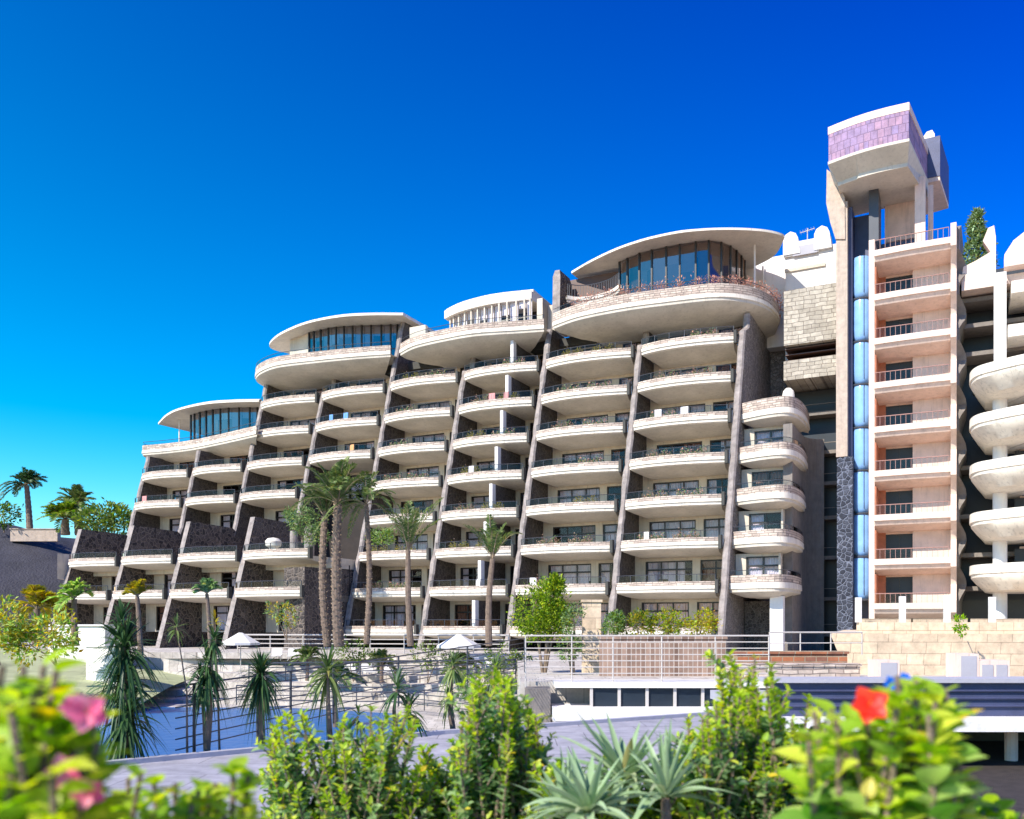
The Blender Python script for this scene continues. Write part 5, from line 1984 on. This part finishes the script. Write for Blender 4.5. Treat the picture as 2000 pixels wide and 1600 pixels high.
# -- palms
def palm(name, label, foot, top_, r0, nf, fl, seed, upright=0.6, mat='palmleaf', droop=0.7, group=None, leaflet=0.45, rough=True, nleaf=34, lw=0.035):
    r = np.random.default_rng(seed)
    foot, top_ = np.array(foot, float), np.array(top_, float)
    root = thing(name, label, 'palm tree', tuple(foot), group)
    # trunk with spiral of old leaf bases
    H = np.linalg.norm(top_ - foot)
    bend = r.normal(0, 0.02 * H, 2)
    ax = lambda t: foot * (1 - t) + top_ * t + np.array([bend[0], bend[1], 0]) * math.sin(math.pi * t)
    m_ = MB()
    nn = max(8, int(H / 0.25))
    m_.tube([tuple(ax(t) - foot) for t in np.linspace(0, 1, nn)], [r0 * (1.15 - 0.35 * t + (0.12 if i % 2 else 0)) for i, t in enumerate(np.linspace(0, 1, nn))], 10)
    tr_ = link('trunk', m_.mesh('trunk', 'palmbark', (0, 0, 0), True), root)
    if rough:
        bm = MB()
        nb = int(H / 0.045)
        for i in range(nb):
            t = i / nb
            p = ax(t) - foot
            an = i * 2.4
            e = np.array([math.cos(an), math.sin(an), 0])
            sd__ = np.array([-math.sin(an), math.cos(an), 0])
            rr_ = r0 * (1.15 - 0.3 * t)
            s_ = r0 * 0.55
            a = p + e * rr_ * 0.9
            q = p + e * rr_ * 1.32 + np.array([0, 0, s_ * 0.9])
            bm.add([a - sd__ * s_ * 0.6, a + sd__ * s_ * 0.6, q + sd__ * s_ * 0.25, q - sd__ * s_ * 0.25, p + e * rr_ * 0.9 + np.array([0, 0, s_])], [(0, 1, 2, 3), (3, 2, 4), (0, 3, 4), (1, 4, 2)])
        link('leaf_bases', bm.mesh('leaf_bases', 'petiole'), tr_)
    # fronds
    P, D, NRm, L = [], [], [], []
    rach = MB()
    for k in range(nf):
        az = k * 2.399 + r.normal(0, 0.2)
        e0 = upright + (1 - upright) * r.uniform(-0.5, 1)
        el = e0 * math.pi / 2
        d0_ = np.array([math.cos(az) * math.cos(el), math.sin(az) * math.cos(el), math.sin(el)])
        ll = fl * r.uniform(0.75, 1.1)
        dr_ = droop * r.uniform(0.6, 1.3) * (1.1 - 0.5 * math.sin(max(0, el)))
        pts = []
        for t in np.linspace(0, 1, 12):
            p = top_ + d0_ * ll * t
            p[2] -= dr_ * ll * t ** 2.2
            pts.append(p)
        rach.tube([tuple(p - foot) for p in pts], list(np.linspace(0.03, 0.006, 12)), 4, caps=False)
        arr = np.array(pts)
        ts = np.linspace(0.12, 0.99, nleaf)
        idx = np.minimum(10, (ts * 11).astype(int))
        u = (ts * 11 - idx)[:, None]
        pos = arr[idx] * (1 - u) + arr[idx + 1] * u
        tg = unit(arr[idx + 1] - arr[idx])
        sd2 = unit(np.cross(tg, np.array([0, 0, 1.0])))
        upv = np.cross(sd2, tg)
        for sg in (-1, 1):
            P.append(pos)
            D.append(sd2 * sg * 0.8 + tg * 0.75 + upv * 0.25 + r.normal(0, 0.12, (nleaf, 3)) - np.array([0, 0, 0.25]))
            NRm.append(upv + sd2 * sg * -0.5)
            L.append(leaflet * np.sin(math.pi * np.clip(ts * 0.85 + 0.12, 0, 1)) ** 0.6 * r.uniform(0.85, 1.1, nleaf))
    P, D, NRm, L = map(np.concatenate, (P, D, NRm, L))
    V, Fc = leaves(P, D, NRm, L, np.full(len(L), lw), DIAM, r)
    cr = put_mesh('fronds', mesh_np('fronds', V - foot, Fc, [mat]), root)
    link('frond_ribs', rach.mesh('frond_ribs', 'petiole'), cr)
    return root


PG = 'palm trees in front of the hotel balconies'
palm('palm_tree', 'thick date palm with patterned trunk and bushy upright crown, fullest of the palms', at(662, 1262, 50), at(660, 985, 49.5), 0.25, 40, 3.7, 61, upright=0.55, droop=0.75, group=PG, leaflet=0.55, lw=0.07)
palm('palm_tree', 'date palm with patterned trunk standing just left of the fullest palm', at(640, 1262, 51), at(634, 1010, 51), 0.20, 16, 3.0, 62, upright=0.75, droop=0.5, group=PG, lw=0.07)
palm('palm_tree', 'thinner patterned palm trunk with sparse drooping fronds right of the fullest palm', at(716, 1258, 50), at(715, 985, 50), 0.15, 14, 3.2, 63, upright=0.35, droop=1.0, group=PG, lw=0.07)
palm('palm_tree', 'slim bare palm with a few upright fronds in front of the third dividing wall', at(802, 1262, 48), at(797, 1075, 48), 0.16, 12, 4.2, 64, upright=0.7, droop=0.6, group=PG, lw=0.06, rough=False)
palm('palm_tree', 'slim smooth palm with a small split crown, nearest to the round green tree', at(955, 1262, 47), at(962, 1092, 47), 0.16, 11, 3.2, 65, upright=0.7, droop=0.6, group=PG, lw=0.07, rough=False)

palm('palm_tree', 'tall wispy palm on the dark hill, separate from the bushy palms', at(58, 1032, 100), at(52, 948, 100), 0.3, 26, 3.0, 71, upright=0.3, droop=0.7, group='palm trees on the hill', lw=0.09, leaflet=0.8, rough=False, mat='leafD')
palm('palm_tree', 'low bushy palm on the hill, left of the hilltop pair', at(128, 1045, 96), at(128, 1015, 96), 0.4, 34, 3.4, 72, upright=0.35, droop=0.6, group='palm trees on the hill', lw=0.10, leaflet=0.9, rough=False, mat='treeleaf')
palm('palm_tree', 'bushy palm on the hill with its crown raised highest of the bushy ones', at(155, 1045, 98), at(152, 985, 98), 0.4, 30, 3.0, 73, upright=0.4, droop=0.6, group='palm trees on the hill', lw=0.10, leaflet=0.8, rough=False)


def clump_tree(name, label, foot, blobs, leafs, size, mat, seed, trunk_r=0.08, cat='tree', group=None, tm='bark', mats=None):
    """crown of leaf clumps spread through several ellipsoids; gaps stay between the clumps"""
    r = np.random.default_rng(seed)
    foot = np.array(foot, float)
    root = thing(name, label, cat, tuple(foot), group)
    P, Dn = [], []
    paths = [[]]
    for c, rad_ in blobs:
        c, rad_ = np.array(c, float), np.array(rad_, float)
        nc = max(6, int(leafs / len(blobs) / 26))
        u = unit(r.normal(0, 1, (nc, 3))) * (r.uniform(0.35, 1.0, (nc, 1)) ** 0.5)
        cc = c + u * rad_
        for q in cc:
            k = 26
            off = r.normal(0, 0.17, (k, 3)) * rad_.mean()
            P.append(q + off)
            Dn.append(unit(off + (q - c) * 0.4 + np.array([0, 0, 0.1]) * rad_.mean()) + r.normal(0, 0.5, (k, 3)))
        paths.append([foot, (foot + c) / 2 + r.normal(0, 0.1, 3) * rad_.mean(), c])
        for q in cc[:5]:
            paths.append([c, (c + q) / 2, q])
    P, Dn = np.concatenate(P), np.concatenate(Dn)
    n = len(P)
    V, Fc = leaves(P, Dn, r.normal(0, 0.5, (n, 3)) + np.array([0, 0, 1.0]), size * r.uniform(0.6, 1.3, n), size * 0.5 * r.uniform(0.7, 1.2, n), DIAM, r)
    ms_ = mats or [mat]
    mi = np.repeat(r.integers(0, len(ms_), n), 2)
    put_mesh('crown', mesh_np('crown', V - foot, Fc, ms_, mi), root)
    pp = paths[1:]
    stems(root, tuple(foot), pp, [trunk_r if i % 6 == 0 else trunk_r * 0.4 for i in range(len(pp))], tm, 'trunk', 6)
    return root


# round green tree by the sandstone pillar
clump_tree('round_tree', 'round leafy green tree with yellow tips at the end of the white fence', at(1062, 1330, 36), [(at(1040, 1195, 36), (0.75, 0.8, 0.95)), (at(1075, 1170, 36), (0.6, 0.7, 0.8)), (at(1088, 1210, 36), (0.55, 0.6, 0.8)), (at(1055, 1225, 36), (0.8, 0.7, 0.5)), (at(1085, 1142, 36), (0.3, 0.35, 0.35))], 9000, 0.14, 'treeleaf', 81, mats=['treeleaf', 'treeleaf', 'leafTip'])
clump_tree('climbing_shrub', 'loose pale green shrub between the round tree and the sandstone pillar', at(1120, 1330, 35), [(at(1122, 1215, 35), (0.4, 0.4, 0.9)), (at(1110, 1260, 35), (0.5, 0.4, 0.7))], 900, 0.13, 'leafA', 82, cat='shrub', mats=['leafA', 'palmleaf'])
for k, (x_, w_, lb, mt) in enumerate(((1197, 0.45, 'dark green shrub on the brown wall, first from the sandstone pillar', ['treeleaf', 'leafA']), (1245, 0.75, 'yellow green shrub on the brown wall beside the dark green one', ['goldleaf', 'treeleaf', 'treeleaf']),
                                      (1300, 0.7, 'green and gold shrub at the middle of the brown wall', ['treeleaf', 'goldleaf', 'leafTip']), (1362, 0.9, 'large golden shrub on the end of the brown wall away from the pillar', ['goldleaf', 'goldleaf', 'leafTip']))):
    p = at(x_, 1240, 34.3)
    clump_tree('wall_shrub', lb, (p[0], p[1], -0.6), [((p[0], p[1] + 0.2, -0.1), (w_, 0.4, 0.42)), ((p[0] + 0.3 * w_, p[1] + 0.2, 0.05), (w_ * 0.6, 0.4, 0.45))], 1100, 0.13, 'goldleaf', 90 + k, 0.03, 'shrub', 'shrubs on the brown wall', mats=mt)
# foliage at far left below the hill
p = at(75, 1240, 48)
palm('garden_palm', 'yellow green arching palm on the lawn under the dark hill', at(70, 1262, 48), at(72, 1190, 48), 0.18, 18, 2.0, 74, upright=0.4, droop=0.8, group='garden palms on the lawn', lw=0.12, leaflet=0.6, rough=False, mat='goldleaf')
palm('garden_palm', 'light green garden palm before the left end of the hotel', at(148, 1262, 48), at(145, 1170, 48), 0.16, 16, 1.5, 75, upright=0.4, droop=0.7, group='garden palms on the lawn', lw=0.12, leaflet=0.5, rough=False, mat='leafC')
palm('garden_palm', 'slender garden palm in front of the lower stone flank walls', at(275, 1280, 45), at(268, 1165, 45), 0.12, 14, 1.1, 76, upright=0.6, droop=0.5, group='garden palms on the lawn', lw=0.10, leaflet=0.4, rough=False, mat='goldleaf')
palm('garden_palm', 'slender pale garden palm before the lowest balconies, beside the cane plants', at(412, 1275, 44), at(404, 1160, 44), 0.10, 14, 1.0, 77, upright=0.6, droop=0.6, group='garden palms on the lawn', lw=0.10, leaflet=0.4, rough=False, mat='leafA')
clump_tree('garden_bush', 'soft yellow green bush on the lawn under the dark hill', at(110, 1300, 44), [(at(100, 1235, 44), (1.6, 1, 1.0)), (at(60, 1260, 44), (1.4, 1, 0.9))], 1500, 0.28, 'goldleaf', 83, 0.06, 'shrub', mats=['goldleaf', 'leafC'])
clump_tree('garden_bush', 'green bush at the picture edge on the lawn', at(0, 1300, 44), [(at(-5, 1215, 44), (1.3, 1, 1.3))], 900, 0.28, 'leafC', 84, 0.06, 'shrub', mats=['leafC', 'goldleaf'])
clump_tree('hill_bush', 'dark green bush on the hill edge close to the hotel', at(222, 1060, 94), [(at(205, 1010, 94), (2.2, 1.5, 1.4)), (at(235, 1018, 94), (1.6, 1.4, 1.3)), (at(180, 1018, 94), (2.2, 1.4, 1.3))], 2200, 0.45, 'treeleaf', 85, 0.1, 'shrub', mats=['treeleaf', 'palmleaf'])
clump_tree('hill_bush', 'dark green bush on the hill by the sandy wall', at(8, 1040, 104), [(at(5, 1005, 104), (1.8, 1.4, 1.3))], 700, 0.45, 'treeleaf', 86, 0.1, 'shrub', mats=['leafD', 'treeleaf'])
# trees by the lower floors
clump_tree('terrace_shrub', 'grey green shrub on the roof of the lower block behind the fullest palm', at(590, 1060, 66), [(at(585, 1005, 66), (1.3, 1, 0.5)), (at(600, 1025, 66), (1.4, 1, 0.6)), (at(615, 1045, 66), (0.9, 1, 0.8))], 2400, 0.2, 'leafA', 87, 0.05, 'shrub', mats=['leafA', 'palmleaf'])
clump_tree('terrace_shrub', 'dark green shrub on a balcony between the fullest palm and the slim bare palm', at(752, 1075, 63), [(at(745, 1048, 63), (1.1, 0.8, 0.45))], 700, 0.2, 'treeleaf', 88, 0.04, 'shrub', mats=['treeleaf', 'leafA'])
clump_tree('garden_bush', 'yellow green bushy tree with arching branches left of the fullest palm', at(560, 1250, 54), [(at(540, 1195, 54), (0.9, 0.6, 0.5)), (at(560, 1205, 54), (0.5, 0.6, 0.8))], 500, 0.2, 'goldleaf', 89, 0.05, 'shrub', mats=['goldleaf', 'leafA'])
ts = [(600, 1290, 'first'), (690, 1275, 'second'), (745, 1300, 'third'), (835, 1280, 'fourth'), (905, 1305, 'fifth'), (985, 1285, 'sixth'), (655, 1330, 'seventh'), (930, 1340, 'eighth')]
for k, (x_, y_, nm) in enumerate(ts):
    Yk = 52 - k * 0.6 if y_ < 1310 else 40
    zk = -3.4 if y_ < 1310 else -4.7
    c_ = at(x_, y_, Yk)
    if k % 2:
        clump_tree('terrace_bush', 'green bush planted on the pale steps between pool and hotel', (c_[0], Yk, zk), [((c_[0], Yk, c_[2]), (1.1, 0.8, 0.7)), ((c_[0] + 0.6, Yk, c_[2] - 0.4), (0.9, 0.8, 0.6))], 700, 0.2, 'treeleaf', 120 + k, 0.04, 'shrub', 'bushes on the pale steps', mats=['treeleaf', 'palmleaf'])
    else:
        palm('step_palm', 'small arching palm planted on the pale steps between pool and hotel', (c_[0], Yk, zk), tuple(c_), 0.1, 18, 1.5, 130 + k, upright=0.4, droop=0.8, group='small palms on the pale steps', lw=0.07, leaflet=0.4, rough=False)
railing('step_railing', 'dark rail crossing the pale steps in front of the leaning palms, higher of the two', [(-15, 50.5), (0.2, 48.2)], [-2.3, -2.0], 1.0, 4, list(np.linspace(0, 1, 8)), 'darksteel', 0.03, 0.035)
railing('step_railing', 'dark rail along the pool edge below the pale steps', [(-15, 48.2), (-6, 46.6), (0.2, 40)], [-3.4, -3.4, -3.4], 1.0, 4, list(np.linspace(0, 1, 9)), 'darksteel', 0.025, 0.03)
# conifer behind the wing
p = at(1908, 480, 92)
blobs = [((p[0] + rng.normal(0, 0.12), 92, 36.5 + 0.95 * k), (2.3 - 0.33 * k, 1.5 - 0.15 * k, 0.8)) for k in range(7)]
clump_tree('conifer_tree', 'grey green conifer rising behind the parapet of the right wing', (p[0], 92, 20), blobs, 4200, 0.4, 'palmleaf', 95, 0.2, 'tree', mats=['palmleaf', 'leafE'])
# small trees and plant on the sandstone podium and hedge below the palms
clump_tree('podium_plant', 'bright green trailing plant on the sandstone parapet', at(1878, 1228, 34), [(at(1876, 1222, 33.2), (0.2, 0.15, 0.4))], 240, 0.13, 'leafB', 96, 0.02, 'plant', mats=['leafB'])
# plants along the big roof terrace
k = 0
for i in range(6, 54, 3):
    q = t4[i]
    zb_ = ZI(8) + 0.05
    r_ = random.Random(i)
    ins_ = (q[0] - 0.3, q[1] + 0.95)
    W3 = to_world(ins_[0], ins_[1], zb_)
    pr = thing('potted_shrub', 'small shrub in a pot behind the stone parapet of the big roof terrace', 'potted plant', W3, 'potted shrubs on the big roof terrace')
    m_ = MB()
    m_.lathe([(0.16, 0), (0.24, 0.5), (0.26, 0.52), (0.2, 0.5)], W3, 10)
    part('pot', m_, 'terracotta', pr)
    rr = np.random.default_rng(200 + i)
    c = np.array([W3[0], W3[1], W3[2] + 1.25])
    n = 260
    off = rr.normal(0, 0.24, (n, 3)) * np.array([1.2, 1, 1.1])
    V, Fc = leaves(c + off, unit(off) + rr.normal(0, 0.4, (n, 3)), rr.normal(0, 0.4, (n, 3)) + np.array([0, 0, 1.0]), 0.16 * rr.uniform(0.6, 1.3, n), np.full(n, 0.07), DIAM, rr)
    put_mesh('foliage', mesh_np('foliage', V - np.array(W3), Fc, ['leafA' if i % 3 else 'bougain']), pr)

# towels and small plants that the guests put on the balconies
cols = {'towelw': (0.62, 0.60, 0.60), 'towelp': (0.62, 0.28, 0.27), 'towelb': (0.15, 0.33, 0.62), 'towelo': (0.66, 0.36, 0.16)}
for k_, c_ in cols.items():
    M[k_] = plain(k_, c_, rough=0.95, var=0.08, bd=0)
tn = {'towelw': 'white', 'towelp': 'dusty pink', 'towelb': 'blue', 'towelo': 'orange'}
rr_ = random.Random(77)
for a, b, lv in bays:
    for i in lv:
        if i < 1 or rr_.random() < 0.78:
            continue
        s0, s1 = FIN[a], FIN[b]
        for q in range(rr_.choice([1, 1, 1, 2])):
            t = rr_.uniform(0.2, 0.85)
            s_ = s0 + 0.32 + (s1 - s0 - 0.85) * t
            d_ = K * ZI(i) - bulge(t, 0.8) + 0.125
            z_ = ZI(i) + 1.0
            kk_ = rr_.choice(list(cols))
            w_ = rr_.uniform(0.35, 0.6)
            W3 = to_world(s_, d_, z_ - 0.5)
            m = MB()
            n = 8
            rows = []
            for u in range(n + 1):
                x = -w_ / 2 + w_ * u / n
                wv = 0.02 * math.sin(u * 1.9 + i)
                rows.append([(x, -0.06 + wv, 0.0), (x, -0.045 + wv, 0.3), (x, -0.03, 0.5), (x, 0.03, 0.5), (x, 0.05 + wv, 0.15), (x, 0.04 + wv, 0.15), (x, 0.02, 0.485), (x, -0.02, 0.485), (x, -0.035 + wv, 0.3), (x, -0.05 + wv, 0.0)])
            m.loft(rows)
            o = link('towel', m.mesh('towel', kk_), None, W3, -TH)
            tag(o, tn[kk_] + ' towel hung over the rail of a curved balcony', 'towel', 'towels hung over the balcony rails')

# planters with dry and green plants standing behind the glass rails of the nearer balconies
proto = []
for v_ in range(4):
    rr = np.random.default_rng(300 + v_)
    n = 420
    off = np.stack([rr.uniform(-0.95, 0.95, n), rr.normal(0, 0.10, n), np.abs(rr.normal(0.18, 0.16, n))], 1)
    off[:, 2] *= 0.6 + 0.6 * np.sin(off[:, 0] * (2 + v_)) ** 2
    V, Fc = leaves(off + np.array([0, 0, 0.25]), rr.normal(0, 1, (n, 3)) + np.array([0, 0, 0.5]), rr.normal(0, 0.6, (n, 3)) + np.array([0, 0, 1.0]), 0.15 * rr.uniform(0.5, 1.4, n), np.full(n, 0.06), DIAM, rr)
    fm = mesh_np('foliage', V, Fc, [['leafA', 'bougain'], ['goldleaf', 'bark'], ['palmleaf', 'bougain'], ['bougain', 'leafA']][v_], np.repeat(rr.integers(0, 2, n), 2))
    bm = MB()
    bm.loft([[(-0.9, -0.12, 0), (0.9, -0.12, 0), (0.9, 0.12, 0), (-0.9, 0.12, 0)], [(-0.95, -0.16, 0.3), (0.95, -0.16, 0.3), (0.95, 0.16, 0.3), (-0.95, 0.16, 0.3)]])
    proto.append((fm, bm.mesh('box', 'fascia')))
rr_ = random.Random(5)
for a, b, lv in bays[4:]:
    for i in lv:
        for t in (0.32, 0.68):
            if i < 1 or rr_.random() < 0.28:
                continue
            s0, s1 = FIN[a], FIN[b]
            d_ = K * ZI(i) - bulge(t, 0.8) + 0.62
            W3 = to_world(s0 + 0.32 + (s1 - s0 - 0.85) * t, d_, ZI(i) - 0.04 + 0.25)
            fm, bm_ = proto[rr_.randrange(4)]
            o = link('balcony_planter', None, None, W3, -TH + (-0.10 if t < 0.5 else 0.05))
            tag(o, 'long planter of small plants behind the low parapet of a curved balcony', 'planter', 'planters on the curved balconies')
            link('foliage', fm, o)
            link('box', bm_, o)
